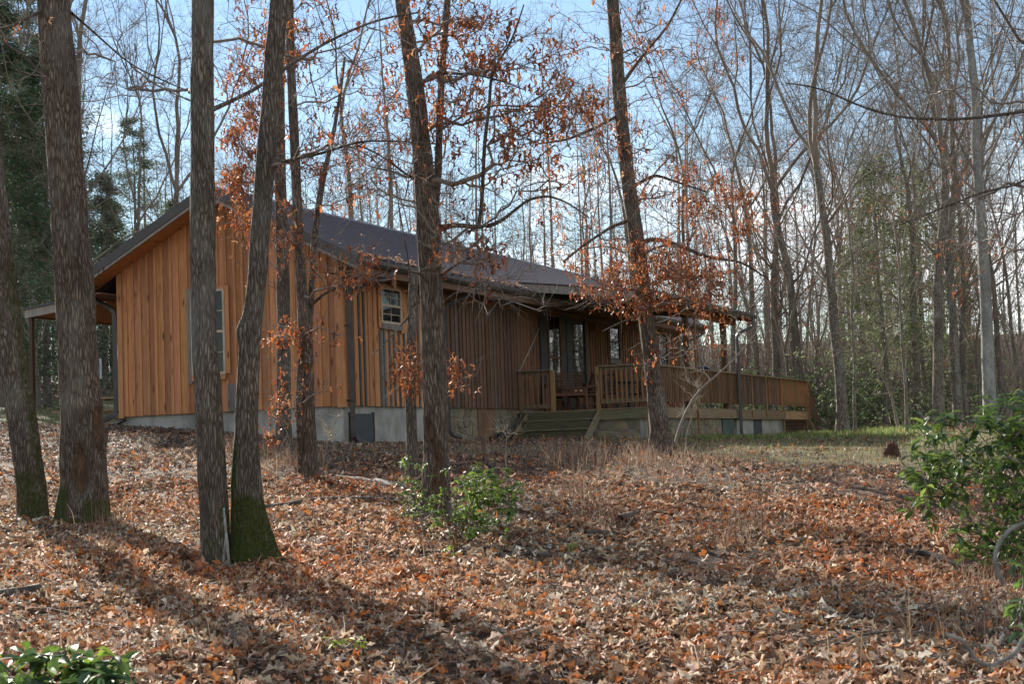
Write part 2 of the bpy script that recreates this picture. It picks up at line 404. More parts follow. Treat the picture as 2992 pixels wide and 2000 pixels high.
# gable boards and battens
r_ = random.Random(4)
GW_ = (2.60, 3.62, .58, 2.52)                    # y0,y1,z0,z1 of the gable window with trim
y = .12; i = 0
while y < WD-.12:
    wd = min(.19+r_.uniform(-.02, .03), WD-.12-y); z0 = -.03+r_.uniform(-.004, .004); y1 = y+wd-.004
    top = [(y, z0), (y1, z0), (y1, zt(y1))]+([(WD/2, zt(WD/2))] if y < WD/2 < y1 else [])+[(y, zt(y))]
    g = r_.random() < .0
    prism('siding_board', top, 0, -.022-r_.uniform(0, .004), -.001, 'grey' if g else 'cedar', cabin, (lambda q_: (q_, q_*r_.uniform(.93, 1.05), q_*r_.uniform(.85, 1.15)))(r_.choice([.68, .8, .9, .98, 1.06, 1.14])))
    if i and True:
        yb = y-.03-r_.uniform(0, .015); yc = yb+.062; segs = [(z0-.002, zt(yb)-.002)]
        if GW_[0]-.03 < yb < GW_[1]: segs = [(z0, GW_[2]), (GW_[3], zt(yb))]
        gr = i in (6, 17) or r_.random() < .1
        for a, b in segs:
            o = prism('batten', [(yb, a), (yc, a), (yc, min(b, zt(yc)) if b > 2.6 else b), (yb, b)], 0, -.046, -.0265, 'grey' if gr else 'cedar', cabin, r_.choice([.82, .9, 1., 1.08]))
    y += wd; i += 1
prism('siding_board', [(GW_[0]-.16, -.03), (GW_[0]+.02, -.03), (GW_[0]+.02, .52), (GW_[0]-.16, .52)], 0, -.052, -.0475, 'grey', cabin, .8)['label'] = 'grey board below the gable window'
for yy, zz in ((0, zt(.06)), (WD-.12, zt(WD-.06))): prism('corner_board', [(yy, -.06), (yy+.12, -.06), (yy+.12, zz-.02), (yy, zz-.02)], 0, -.05, -.001, 'cedar', cabin, .95)
# front wall boards
x = .0; i = 0
FW_ = [(1.38, 2.52, 1.52, 2.52), (9.75, 12.0, -1, 2.62), (11.6, 13.1, -1, 2.62), (14.8, 15.95, 1.3, 2.62), (19.2, 20.3, -.0, 2.5)]
while x < LN-.1:
    wd = .205+r_.uniform(-.02, .03); x1 = min(x+wd-.004, LN)
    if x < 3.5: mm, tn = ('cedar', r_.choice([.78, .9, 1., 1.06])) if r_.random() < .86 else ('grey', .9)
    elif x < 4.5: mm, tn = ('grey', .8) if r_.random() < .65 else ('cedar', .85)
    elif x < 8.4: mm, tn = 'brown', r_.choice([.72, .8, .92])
    else: mm, tn = ('cedar', r_.choice([.5, .58, .66])) if r_.random() < .6 else ('brown', r_.choice([.95, 1.1]))  # darker cedar mixed with brown: the porch shade is put into the colour
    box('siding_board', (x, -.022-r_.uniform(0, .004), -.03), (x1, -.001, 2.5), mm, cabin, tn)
    if i:
        xb = x-.033; xc = xb+.066; a0, b0 = -.031, 2.499; segs = [(a0, b0)]
        for (u0, u1, w0, w1) in FW_:
            if u0-.05 < xb < u1: segs = [s_ for s_ in ((a0, w0), (w1, b0)) if s_[1]-s_[0] > .1]
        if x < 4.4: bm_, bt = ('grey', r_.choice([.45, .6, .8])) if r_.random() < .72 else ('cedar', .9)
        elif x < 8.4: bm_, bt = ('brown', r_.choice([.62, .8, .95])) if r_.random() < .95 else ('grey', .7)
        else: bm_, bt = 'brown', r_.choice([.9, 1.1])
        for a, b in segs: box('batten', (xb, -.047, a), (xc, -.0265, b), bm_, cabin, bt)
    x += wd; i += 1
box('corner_board', (-.046, -.05, -.06), (.07, -.001, 2.5), 'cedar', cabin, .97)
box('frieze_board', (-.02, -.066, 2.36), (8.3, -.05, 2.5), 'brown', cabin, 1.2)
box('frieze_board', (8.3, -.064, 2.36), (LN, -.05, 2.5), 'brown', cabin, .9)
# windows and doors. put() maps wall coordinates (u along wall, out from wall, z)
def wbox(name, plane, u0, u1, d0, d1, z0, z1, m, parent, tone=None, real=False):
    if plane == 'front': return box(name, (u0, -d1, z0), (u1, -d0, z1), m, parent, tone, real=real)
    return box(name, (-d1, u0, z0), (-d0, u1, z1), m, parent, tone, real=real)
def window(plane, u0, u1, z0, z1, m='sash', trim='cedar', tt=1., label=None, grid=True, tw=.1, sill='grey', curtain=False):
    f = .045; d0, d1 = .03, .075
    w = wbox('window', plane, u0, u1, .028, .05, z0, z1, 'black', cabin, real=True)
    if label: w['label'] = label
    for a, b, c, d in ((u0, u1, z1-f, z1), (u0, u1, z0, z0+f), (u0, u0+f, z0+f, z1-f), (u1-f, u1, z0+f, z1-f)): wbox('frame', plane, a, b, .05, .085, c, d, m, w, real=True)
    zm = (z0+z1)/2; wbox('sash', plane, u0+f, u1-f, .05, .08, zm-.025, zm+.025, m, w, real=True)
    for c, d in ((z0+f, zm-.025), (zm+.025, z1-f)):
        wbox('pane', plane, u0+f, u1-f, .052, .058, c, d, 'glass', w, real=True)
        if grid:
            um = (u0+u1)/2
            wbox('muntin', plane, um-.007, um+.007, .058, .066, c, d, m, w, real=True)
            wbox('muntin', plane, u0+f, u1-f, .0585, .065, (c+d)/2-.007, (c+d)/2+.007, m, w, real=True)
    if trim:
        wbox('trim', plane, u1, u1+tw, .048, .07, z0-.17, z1+.06, trim, w, tt, real=True)
        wbox('trim', plane, u0-tw, u0, .048, .07, z0-.1 if trim == 'cedar' else z0, z1+.06, 'cedar' if plane == 'gable' else trim, w, tt, real=True)
        wbox('trim', plane, u0, u1, .048, .07, z1, z1+.06, 'cedar' if plane == 'gable' else trim, w, tt, real=True)
        wbox('sill', plane, u0, u1, .048, .09, z0-.12, z0, sill, w, real=True)
    return w
window('gable', 2.64, 3.45, .73, 2.44, 'sash', 'grey', 1., 'tall narrow sash window in the gable wall', tw=.10, sill='cedar')
window('front', 1.49, 2.36, 1.66, 2.4, 'sash', 'cedar', 1., 'small two-sash window near the corner')
wbox('shutter', 'front', 9.86, 10.3, .03, .07, .02, 2.47, 'black', cabin)
window('front', 10.38, 11.25, .2, 2.42, 'boardup', None, 1., 'tall window beside the glass door', grid=True)
wbox('shutter', 'front', 11.3, 11.6, .03, .07, .02, 2.47, 'black', cabin)
wbox('shutter', 'front', 11.66, 11.98, .03, .07, .02, 2.47, 'black', cabin)
dr = wbox('door', 'front', 12.0, 12.95, .03, .06, -.05, 2.36, 'black', cabin, real=True)
wbox('pane', 'front', 12.08, 12.82, .06, .067, .08, 2.26, 'glass', dr, real=True)
wbox('frame', 'front', 12.95, 13.08, .03, .1, -.05, 2.45, 'black', dr, real=True)
wbox('handle', 'front', 12.85, 12.93, .06, .12, .95, 1.02, 'iron', dr, real=True)
wbox('trim', 'front', 9.8, 13.1, .07, .09, 2.47, 2.6, 'cedar', cabin, .8)
window('front', 14.93, 15.8, 1.42, 2.43, 'black', 'brown', .9, 'upper window over the porch table', grid=False)
window('front', 19.29, 20.2, .4, 2.38, 'black', 'cedar', .8, 'far window at the end of the front wall', grid=False, sill='brown')
wbox('wall_lamp', 'front', 13.55, 13.75, .05, .2, 2.15, 2.35, 'boardup', cabin)
# foundation details
box('vent_cover', (.28, -.0, -.82), (1.16, .045, -.18), 'vent', cabin)
for a, b in (((.25, .28)), ((1.16, 1.19))): box('vent_frame', (a, -.01, -.84), (b, .046, -.15), 'dark_metal', cabin)
box('vent_cover', (6.15, .01, -.9), (7.09, .045, -.03), 'boardup', cabin)
def stones(x0, x1, z0, z1, plane, off, parent, seed, cw=.34, chh=.22, skip=()):
    r = random.Random(seed); nc = max(1, round((x1-x0)/cw)); nr = max(1, round((z1-z0)/chh)); J = {}
    def cor(i, j):
        if (i, j) not in J:
            u = x0+(x1-x0)*i/nc+(0 if i in (0, nc) else r.uniform(-.4, .4)*cw); v = z0+(z1-z0)*j/nr+(0 if j in (0, nr) else r.uniform(-.36, .36)*chh)
            J[(i, j)] = (min(max(u, x0), x1), min(max(v, z0), z1))
        return J[(i, j)]
    for i in range(nc):
        for j in range(nr):
            q = [cor(i, j), cor(i+1, j), cor(i+1, j+1), cor(i, j+1)]
            cx = sum(p[0] for p in q)/4; cz = sum(p[1] for p in q)/4
            q8 = []
            for k in range(4):
                a, b = q[k], q[(k+1) % 4]; q8.append((cx+(a[0]-cx)*.86, cz+(a[1]-cz)*.84)); q8.append((cx+((a[0]+b[0])/2-cx)*r.uniform(.9, .97), cz+((a[1]+b[1])/2-cz)*r.uniform(.88, .95)))
            h = r.uniform(.012, .03); tn = r.choice([(.8, .78, .72), (.95, .92, .85), (1.1, 1.05, .9), (1., .85, .7), (.85, .88, .8)])
            if plane == 'y': prism('stone', q8, 1, off-h, off+.002, 'stone', parent, tn)
            else: prism('stone', q8, 0, off-h, off+.002, 'stone', parent, tn)
stones(4.5, 6.13, -.85, -.03, 'y', .048, cabin, 1); stones(7.11, 8.4, -.9, -.03, 'y', .048, cabin, 2)
# roof: ribbed metal sheets, each a part
def roof_sheet(side):
    W_ = .914; nr = 3; run = WD/2+OY; prof = []
    for k in range(nr):
        a = W_*k/nr
        prof += [(a, 0), (a+.03, .04), (a+.05, .05), (a+.07, .04), (a+.10, 0)]
    prof.append((W_-.001, 0)); n = len(prof); v = []
    for s in (0, 1):
        yy = -OY+run*s; z = HE+run*s*SL
        for u, h in prof: v.append((u, yy, z+h))
    for s in (0, 1):
        yy = -OY+run*s; z = HE+run*s*SL-.012
        v += [(0, yy, z), (W_-.001, yy, z)]
    f = [(i, i+1, n+i+1, n+i) for i in range(n-1)]
    f += [(2*n, 2*n+2, 2*n+3, 2*n+1), (0, n, 2*n+2, 2*n), (n-1, 2*n+1, 2*n+3, 2*n-1), tuple(list(range(n))[::-1]+[2*n, 2*n+1])]
    if side: v = [(a, WD-b, c) for a, b, c in v]; f = [q[::-1] for q in f]
    return pymesh('roof_panel', v, f, M['roof'])
for side in (0, 1):
    me = roof_sheet(side); n = 25
    for k in range(n):
        o = link('roof_panel', me, cabin, (-OX+k*.914, 0, 0)); o.scale.x = .998
RL0, RL1 = -OX, -OX+25*.914
for s in (0, 1):
    fy = (lambda y: y) if s == 0 else (lambda y: WD-y)
    pk = (fy(WD/2-.16), roofz(WD/2-.16)+.022)
    prism('ridge_cap', [(fy(WD/2), roofz(WD/2)+.03), pk, (pk[0], pk[1]+.008), (fy(WD/2), roofz(WD/2)+.042)], 0, RL0-.01, RL1, 'dark_metal', cabin)
    # rake fascia, wooden strip under it, sloped soffit, eave fascia, gutter, soffit
    ye = -OY
    def rake(name, d0, d1, x0, x1, m, tone=None, yb=WD/2): prism(name, [(fy(ye), roofz(ye)-d0), (fy(yb), roofz(yb)-d0), (fy(yb), roofz(yb)-d1), (fy(ye), roofz(ye)-d1)], 0, x0, x1, m, cabin, tone)
    rake('rake_trim', -.025, .17, -OX-.03, -OX+.012, 'dark_metal'); rake('rake_trim', -.025, .17, RL1-.012, RL1+.03, 'dark_metal')
    rake('rake_board', .165, .235, -OX-.012, -OX+.03, 'grey', 1.25); rake('rake_board', .165, .235, RL1-.03, RL1+.01, 'grey', 1.)
    rake('soffit', .17, .188, -OX+.03, -.0, 'soffit', 1.); rake('soffit', .17, .188, LN, RL1-.03, 'soffit', 1.)
    rake('roof_deck', .02, .165, -OX+.03, RL1-.03, 'grey', .6)
    a, b = sorted((fy(-OY+.02), fy(-OY+.05))); box('eave_board', (RL0+.02, a, HE-.3), (RL1-.02, b, HE-.06), 'brown' if s == 0 else 'cedar', cabin, .95)
    a, b = sorted((fy(-OY+.05), fy(-.001))); box('soffit', (RL0+.04, a, HE-.255), (RL1-.04, b, HE-.235), 'brown', cabin, 1.1)
# gutter with an open top
def gutter(name, x0, x1, y, z, parent, d=.11, h=.1, out=-1):
    prism(name, [(y, z), (y+out*d*.75, z), (y+out*d, z+h*.45), (y+out*d, z+h), (y+out*(d-.012), z+h), (y+out*(d-.012), z+h*.5), (y+out*d*.7, z+.012), (y, z+.012)], 0, x0, x1, 'dark_metal', parent)
gutter('gutter', RL0, RL1, -OY+.02, HE-.155, cabin, .12, .135); gutter('gutter', RL0, RL1, WD+OY-.02, HE-.13, cabin, out=1)
def spout(name, pts, parent, w=.075, m='dark_metal'):
    return tube(name, pts, w*.62, M[m], parent, 4, False)
def rnd(pts, k=4):
    """round the corners of a pipe line"""
    q = [np.array(pts[0], float)]
    for i in range(1, len(pts)-1):
        a, b, c = (np.array(p, float) for p in pts[i-1:i+2]); la = min(.12, np.linalg.norm(a-b)*.4); lc = min(.12, np.linalg.norm(c-b)*.4)
        A = b+(a-b)/np.linalg.norm(a-b)*la; Cc = b+(c-b)/np.linalg.norm(c-b)*lc
        for t in np.linspace(0, 1, k): q.append((1-t)**2*A+2*t*(1-t)*b+t*t*Cc)
    q.append(np.array(pts[-1], float)); return q
spout('downspout', rnd([(.75, -.76, 2.62), (.75, -.76, 2.50), (.10, -.12, 2.25), (.12, -.12, -.68), (.42, -.32, -.80)]), cabin, .105)
spout('downspout', rnd([(4.75, -.76, 2.62), (4.75, -.76, 2.50), (4.4, -.1, 2.2), (4.4, -.1, -.62), (4.6, -.3, -.7)]), cabin)
spout('downspout', rnd([(-.02, 5.95, 2.62), (-.02, 5.9, 2.45), (.02, 5.42, 2.2), (.02, 5.42, .02), (-.3, 5.62, -.14)]), cabin, .09)
spout('downspout', rnd([(21.9, -.76, 2.62), (21.9, -.76, 2.45), (21.6, -.12, 2.15), (21.6, -.12, -.7)]), cabin)
for zz in (1.5, .05): box('bracket', (.02, -.16, zz), (.06, -.05, zz+.04), 'black', cabin)

# ------------------------------------------------------------------ side porch: deck, railing, posts, roof, steps
DX0, DX1, DY, DZ = 8.41, 25.0, -3.337, -.119
porch = empty('side_porch', (DX0, DY, -.9), 0, 'raised timber deck with slatted railing and low shed roof along the cabin front', 'porch')
class Off:                                        # children are given in world coordinates
    pass
def pbox(name, lo, hi, m, tone=None, parent=None, real=False):
    off = np.array([DX0, DY, -.9])
    if parent is not None: off = off*0+np.array(parent.get('org', (DX0, DY, -.9))) if False else off
    o = box(name, np.array(lo, float)-off, np.array(hi, float)-off, m, porch if parent is None else parent, tone, real=real)
    return o
def pbar(name, a, b, wx, wz, m, tone=None, parent=None):
    off = Vector((DX0, DY, -.9)); return bar(name, Vector(a)-off, Vector(b)-off, wx, wz, m, porch if parent is None else parent, tone)
nb = 23; bw_ = (-DY)/nb
for k in range(nb): pbox('deck_board', (DX0-.02, DY+k*bw_+.003, DZ-.028), (DX1+.02, DY+(k+1)*bw_-.003, DZ), 'deckx', r_.choice([.7, .8, .9]))
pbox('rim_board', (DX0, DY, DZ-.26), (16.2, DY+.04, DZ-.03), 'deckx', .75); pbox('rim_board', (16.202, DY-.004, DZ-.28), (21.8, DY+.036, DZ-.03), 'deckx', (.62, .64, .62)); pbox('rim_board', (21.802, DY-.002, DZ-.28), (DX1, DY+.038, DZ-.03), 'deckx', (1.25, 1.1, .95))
pbox('rim_board', (DX0, DY+.041, DZ-.26), (DX0+.04, -2.06, DZ-.03), 'mossy', 1.25); pbox('rim_board', (DX0, -2.058, DZ-.26), (DX0+.04, -.06, DZ-.03), 'mossy', .85)
for xx in np.arange(9.2, 25, 1.6): pbox('joist', (xx, DY+.045, DZ-.22), (xx+.04, -.06, DZ-.03), 'mossy', .7)
# skirt under the deck
def skirt(name, x0, x1, m, y=DY+.12, z=-1.5, d=.08, tone=None): return pbox(name, (x0, y, z), (x1, y+d, DZ-.262), m, tone)
skirt('skirt_wall', DX0+.15, 16.2, 'concrete', tone=None); skirt('skirt_wall', 16.45, 18.25, 'concrete'); skirt('skirt_wall', 19.32, 21.8, 'concrete')
skirt('vent_panel', 14.9, 15.95, 'green_panel', DY+.08, d=.038); skirt('vent_panel', 18.27, 19.3, 'vent', DY+.14, d=.05)
pbox('skirt_wall', (DX0+.12, DY+.2, -1.5), (DX0+.2, -.06, DZ-.262), 'concrete')
def wstones(*a, **k):
    """stones given in world coordinates under the porch"""
    before = set(porch.children); stones(*a, **k)
    for ch in porch.children:
        if ch not in before: ch.location = (-DX0, -DY, .9)
wstones(DX0+.2, 14.85, -1.05, DZ-.27, 'y', DY+.118, porch, 5, cw=.42); wstones(16.0, 16.2, -1.05, DZ-.27, 'y', DY+.118, porch, 6)
wstones(DY+.25, -.3, -1.05, DZ-.27, 'x', DX0+.118, porch, 7)
for xx, tn in ((21.75, .9), (24.85, .8)): pbox('deck_post', (xx, DY+.05, -1.5), (xx+.12, DY+.15, DZ-.03), 'deckz', tn)
# lattice under the far end: crossing slats
lx0, lx1, lz0, lz1 = 21.9, 24.82, -1.02, DZ-.285
for sgn in (1, -1):
    t = lx0-(lz1-lz0)
    while t < lx1+(lz1-lz0):
        a = [t, lz0]; b = [t+(lz1-lz0), lz1] if sgn > 0 else [t-(lz1-lz0), lz1]
        def clip(p, q, lim, side):
            if (p[0]-lim)*side < 0: f = (lim-p[0])/(q[0]-p[0]) if q[0] != p[0] else 0; return [lim, p[1]+(q[1]-p[1])*f]
            return p
        if (a[0] < lx1 or b[0] < lx1) and (a[0] > lx0 or b[0] > lx0):
            a2 = clip(clip(a, b, lx0, 1), b, lx1, -1); b2 = clip(clip(b, a, lx0, 1), a, lx1, -1)
            if abs(a2[1]-b2[1]) > .04: pbar('lattice_slat', (a2[0], DY+.06+.008*sgn, a2[1]), (b2[0], DY+.06+.008*sgn, b2[1]), .04, .01, 'deckz', .6)
        t += .2
# railing: a part holding balusters as sub-parts
def railing(axis, a, b, fixed, ztop, zbot, tone_fn, cap=True, posts=(), rail_t=.75):
    cname = 'railing'
    if axis == 'x': lo, hi = (a, fixed-.06, ztop-.035), (b, fixed+.08, ztop)
    else: lo, hi = (fixed-.08, a, ztop-.035), (fixed+.06, b, ztop)
    rl = pbox(cname, lo, hi, 'deckx' if axis == 'x' else 'decky', rail_t, real=True)
    P_ = []
    for (z, hh) in ((ztop-.04, .09), (zbot+.10, .09)):
        lo, hi = ((a, fixed, z-hh), (b, fixed+.035, z)) if axis == 'x' else ((fixed, a, z-hh), (fixed+.035, b, z))
        pbox('rail', lo, hi, 'deckx' if axis == 'x' else 'decky', rail_t, rl, real=True)
    n = int(round((b-a)/.135)); 
    for k in range(n):
        t = a+(b-a)*(k+.5)/n+r_.uniform(-.006, .006); tn = tone_fn(t)
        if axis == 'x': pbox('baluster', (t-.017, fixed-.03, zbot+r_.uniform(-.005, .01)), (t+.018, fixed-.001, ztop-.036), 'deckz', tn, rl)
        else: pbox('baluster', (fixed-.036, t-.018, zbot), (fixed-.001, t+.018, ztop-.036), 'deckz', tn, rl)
    return rl
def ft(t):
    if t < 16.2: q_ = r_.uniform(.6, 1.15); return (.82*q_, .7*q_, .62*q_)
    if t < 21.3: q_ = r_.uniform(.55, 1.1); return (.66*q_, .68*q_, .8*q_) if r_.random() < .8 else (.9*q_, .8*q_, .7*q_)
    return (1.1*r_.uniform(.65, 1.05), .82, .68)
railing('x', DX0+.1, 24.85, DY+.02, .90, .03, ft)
railing('y', -.90, -.06, DX0+.02, .89, -.05, lambda t: (.75, .7, .62), rail_t=.7)
railing('y', DY+.06, -2.12, DX0+.02, .91, .0, lambda t: (.95, .85, .7), rail_t=.8)
for (xx, yy, z1, tn, s_) in ((DX0-.03, -.98, .86, (1.1, 1.05, .8), .09), (DX0-.02, -.14, .86, .7, .09), (DX0-.03, -2.14, .89, (1., .95, .8), .09), (24.83, DY-.04, .88, (1.2, 1., .75), .09)):
    pbox('rail_post', (xx, yy, DZ-.02 if yy > -2 else DZ-.25), (xx+s_, yy+s_, z1), 'deckz', tn)
for xx in (17.72, 19.35): pbox('rail_post', (xx, DY-.045, DZ-.2), (xx+.06, DY-.018, .86), 'deckz', (1.05, 1.05, .85))
pbox('rail_post', (21.2, DY-.045, DZ-.03), (21.26, DY-.018, .86), 'deckz', (1.2, .95, .7))
# steps on the near side
for k, (x0_, z_) in enumerate(((7.98, -.33), (7.66, -.56))):
    for j in range(2): pbox('step_tread', (x0_+j*.16, -2.05, z_-.035), (x0_+j*.16+.152, -.28, z_), 'mossy', 1.25-.1*j)
    pbox('step_riser', (x0_+.30 if k else x0_+.36, -2.03, z_), (x0_+.33 if k else x0_+.39, -.3, z_+.18), 'mossy', .75)
pbox('step_riser', (7.7, -2.03, -.9), (7.73, -.3, -.6), 'mossy', .7)
for yy in (-2.12, -.28): pbar('stringer', (8.42, yy+.02, DZ-.12), (7.45, yy+.02, -.86), .045, .2, 'decky', .95)
# stair going down from the far end
for z0_, z1_ in ((.88, .1),): pbar('handrail', (24.9, DY, z0_), (26.25, DY, z1_), .09, .04, 'deckx', 1.1)
for k in range(9):
    t = 25.05+k*.14; zt_ = .88-(t-24.9)*.578-.02; pbox('baluster', (t-.018, DY-.03, zt_-.95), (t+.018, DY, zt_), 'deckz', (.7, .66, .62))
pbar('stringer', (25.0, DY+.02, -.3), (26.3, DY+.02, -1.0), .04, .22, 'deckx', 1.)
pbox('deck_post', (26.18, DY-.02, -1.2), (26.27, DY+.07, .12), 'deckz', .75)
for k in range(4): pbox('step_tread', (25.05+k*.29, DY+.05, -.32-k*.17), (25.32+k*.29, DY+1.2, -.285-k*.17), 'deckx', .8)
# roof posts and roof
for xx, yy, zz in ((8.46, DY+.05, 2.3), (11.95, DY+.06, 2.3), (15.45, DY+.06, 2.3)): pbox('roof_post', (xx, yy, DZ), (xx+.14, yy+.14, zz), 'deckz', (.5, .42, .38))
pbox('roof_brace', (12.28, DY-.045, -1.0), (12.34, DY-.005, 2.3), 'deckz', (.95, .8, .62))
pbox('beam', (8.05, DY+.02, 2.24), (16.45, DY+.1, 2.47), 'soffit', (.5, .42, .38))
PS = (3.0-2.545)/3.55
def pz(y): return 3.0+(y+.2)*PS
def slab(name, x0, x1, y0, y1, d0, d1, m, tone=None):
    o = prism(name, [(y0, pz(y0)-d0), (y1, pz(y1)-d0), (y1, pz(y1)-d1), (y0, pz(y0)-d1)], 0, x0, x1, m, porch, tone); o.location = (-DX0, -DY, .9); return o
for k in range(9): slab('roof_panel', 8.03+k*.955, 8.03+k*.955+.95, -3.78, -.2, -.012-(k % 2)*.004, 0, 'roof')
for k in range(38): slab('roof_rib', 8.1+k*.227, 8.125+k*.227, -3.78, -.22, -.034, -.0165, 'roof')
slab('fascia_board', 8.0, 8.028, -3.76, -.1, .002, .2, 'grey', (1.35, 1.3, 1.25)); slab('fascia_board', 16.64, 16.67, -3.76, -.1, .002, .2, 'grey', 1.)
slab('roof_edge', 7.985, 8.03, -3.79, -.1, -.03, .0015, 'roof')
slab('fascia_board', 8.03, 16.64, -3.76, -3.73, .002, .17, 'brown', .9)
for k in range(14): slab('rafter', 8.4+k*.6, 8.44+k*.6, -3.72, -.35, .005, .13, 'brown', 1.1)
def gut2():
    before = set(porch.children); gutter('gutter', 7.99, 16.72, -3.765, pz(-3.77)-.12, porch, .12, .11)
    for ch in porch.children:
        if ch not in before: ch.location = (-DX0, -DY, .9)
gut2()
o = spout('downspout', rnd([(16.5, -3.83, 2.44), (16.5, -3.83, 2.2), (16.12, -3.43, 1.98), (16.14, -3.43, -.85), (16.35, -3.6, -.93)]), porch, .09); o.location = (-DX0, -DY, .9)

# ------------------------------------------------------------------ back porch at the left
bp = empty('back_porch', (2, 5.4, -.3), 0, 'lean-to roof on a thin post at the left end of the cabin', 'porch')
def bbox(*a, **k):
    o = a[1]; lo = np.array(a[1], float)-(2, 5.4, -.3); hi = np.array(a[2], float)-(2, 5.4, -.3); return box(a[0], lo, hi, a[3], bp, *(a[4:]), **k)
def bsl(name, x0, x1, y0, y1, d0, d1, m, tone=None):
    q = lambda y: 3.0-(y-5.4)*.092
    o = prism(name, [(y0, q(y0)-d0), (y1, q(y1)-d0), (y1, q(y1)-d1), (y0, q(y0)-d1)], 0, x0, x1, m, bp, tone); o.location = (-2, -5.4, .3)
bsl('roof_panel', 1.95, 7.2, 5.35, 9.55, -.03, 0, 'roof'); bsl('fascia_board', 2.0, 2.035, 5.4, 9.5, .002, .2, 'grey', 1.5)
bsl('fascia_board', 7.1, 7.13, 5.4, 9.5, .002, .2, 'soffit', .7); bsl('fascia_board', 2.036, 7.1, 9.45, 9.5, .002, .18, 'brown')
for k in range(8): bsl('rafter', 2.4+k*.6, 2.44+k*.6, 5.4, 9.44, .005, .14, 'soffit', .8)
bsl('ceiling_board', 2.04, 7.09, 5.4, 9.44, .141, .155, 'soffit', .7)
for xx, yy in ((2.05, 9.34), (7.0, 9.34)): bbox('roof_post', (xx, yy, -1.), (xx+.09, yy+.09, 2.55), 'deckz', (.35, .35, .38))
bbox('deck_floor', (2.2, 5.5, -.1), (6.8, 9.6, -.06), 'deckx', .8); bbox('rim_board', (2.2, 5.5, -.3), (2.24, 9.6, -.101), 'mossy', .5); bbox('rim_board', (2.24, 9.56, -.3), (6.8, 9.6, -.101), 'mossy', .6)
for yy in (5.7, 7.6, 9.4): bbox('deck_post', (2.3, yy, -1.2), (2.4, yy+.1, -.101), 'mossy', .5)

# ------------------------------------------------------------------ furniture and small things on the decks
def local(name, loc, rz, label, cat): return empty(name, loc, rz, label, cat)
def slat_chair(name, loc, rz, label, width=1.15, n=9):
    e = local(name, loc, rz, label, 'chair'); w2 = width/2
    for k in range(n): z = .50+k*.062; yb = .28+k*.022; bar('back_slat', (-w2, yb, z), (w2, yb, z), .045, .018, 'chair', e, r_.choice([.9, 1.1, 1.25]))
    for k in range(6): y_ = -.25+k*.09; bar('seat_slat', (-w2, y_, .42), (w2, y_, .42), .018, .06, 'chair', e, 1.)
    for s in (-1, 1):
        bar('back_post', (s*w2, .24, .1), (s*w2, .5, 1.07), .04, .06, 'chair', e, .8); bar('leg', (s*w2, -.28, 0), (s*w2, -.22, .62), .05, .05, 'chair', e, 1.2); bar('leg', (s*w2, .3, 0), (s*w2, .22, .45), .05, .05, 'chair', e, .8)
        bar('armrest', (s*w2, -.34, .63), (s*w2, .38, .68), .03, .08, 'chair', e, 1.)
        bar('rocker', (s*w2, -.45, .03), (s*w2, .55, .03), .04, .05, 'chair', e, .8)
    return e
FD = DZ
q = P(1296, 920, 38.6); slat_chair('slatted_glider', (q[0], q[1], FD), R(-62), 'brown slatted wooden glider seat on the deck between the two railings', 1.0)
q = P(1330, 920, 40.0); slat_chair('rocking_chair', (q[0]+.1, q[1], FD), R(-130), 'dark rocking chair turned away, behind the slatted glider', .5, 9)
def table(name, loc, rz, label, lx, ly, h, m, shelf=None, tone=1.):
    e = local(name, loc, rz, label, 'table')
    for k in range(4): box('top_board', (-lx/2, -ly/2+k*ly/4+.003, h-.035), (lx/2, -ly/2+(k+1)*ly/4-.003, h), m, e, tone)
    for sx in (-1, 1):
        for sy in (-1, 1): box('leg', (sx*(lx/2-.06)-.03, sy*(ly/2-.06)-.03, 0), (sx*(lx/2-.06)+.03, sy*(ly/2-.06)+.03, h-.036), m, e, tone*.8)
    if shelf: box('shelf', (-lx/2+.05, -ly/2+.05, shelf-.03), (lx/2-.05, ly/2-.05, shelf), m, e, tone)
    return e
q = P(1352, 920, 39.5); table('deck_table', (q[0], q[1], FD), R(-60), 'low two-tier wooden table on the deck right of the glider', .75, .5, .44, 'chair', .2, 1.2)
q = P(1440, 920, 39.5)
e = local('patio_table', (q[0], q[1], FD), 0, 'black iron patio table behind the slatted railing of the porch corner', 'table')
tube('top', [(0, 0, .70), (0, 0, .73)], .5, M['iron'], e, 24, False); tube('leg', [(0, 0, 0), (0, 0, .7)], .03, M['iron'], e)
for a in range(4): bar('foot', (0, 0, .12), (.35*math.cos(a*1.57+.4), .35*math.sin(a*1.57+.4), .01), .03, .03, 'iron', e)
def iron_chair(x, dh, rz, lb):
    q = P(x, 920, dh); e = local('patio_chair', (q[0], q[1], FD), rz, lb, 'chair')
    box('seat', (-.22, -.22, .42), (.22, .22, .45), 'iron', e)
    for sx in (-1, 1): bar('leg', (sx*.2, -.2, 0), (sx*.2, -.2, .62), .025, .025, 'iron', e); bar('leg', (sx*.2, .2, 0), (sx*.2, .27, .9), .025, .025, 'iron', e); bar('armrest', (sx*.2, -.2, .62), (sx*.2, .24, .64), .03, .03, 'iron', e)
    for k in range(5): bar('back_slat', (-.16+k*.08, .22, .46), (-.16+k*.08, .27, .88), .012, .02, 'iron', e)
    bar('back_rail', (-.2, .27, .9), (.2, .27, .9), .03, .03, 'iron', e)
iron_chair(1415, 39.2, 1.2, 'black iron chair left of the patio table'); iron_chair(1468, 40.4, -1.9, 'black iron chair right of the patio table, beside the leaning oak')
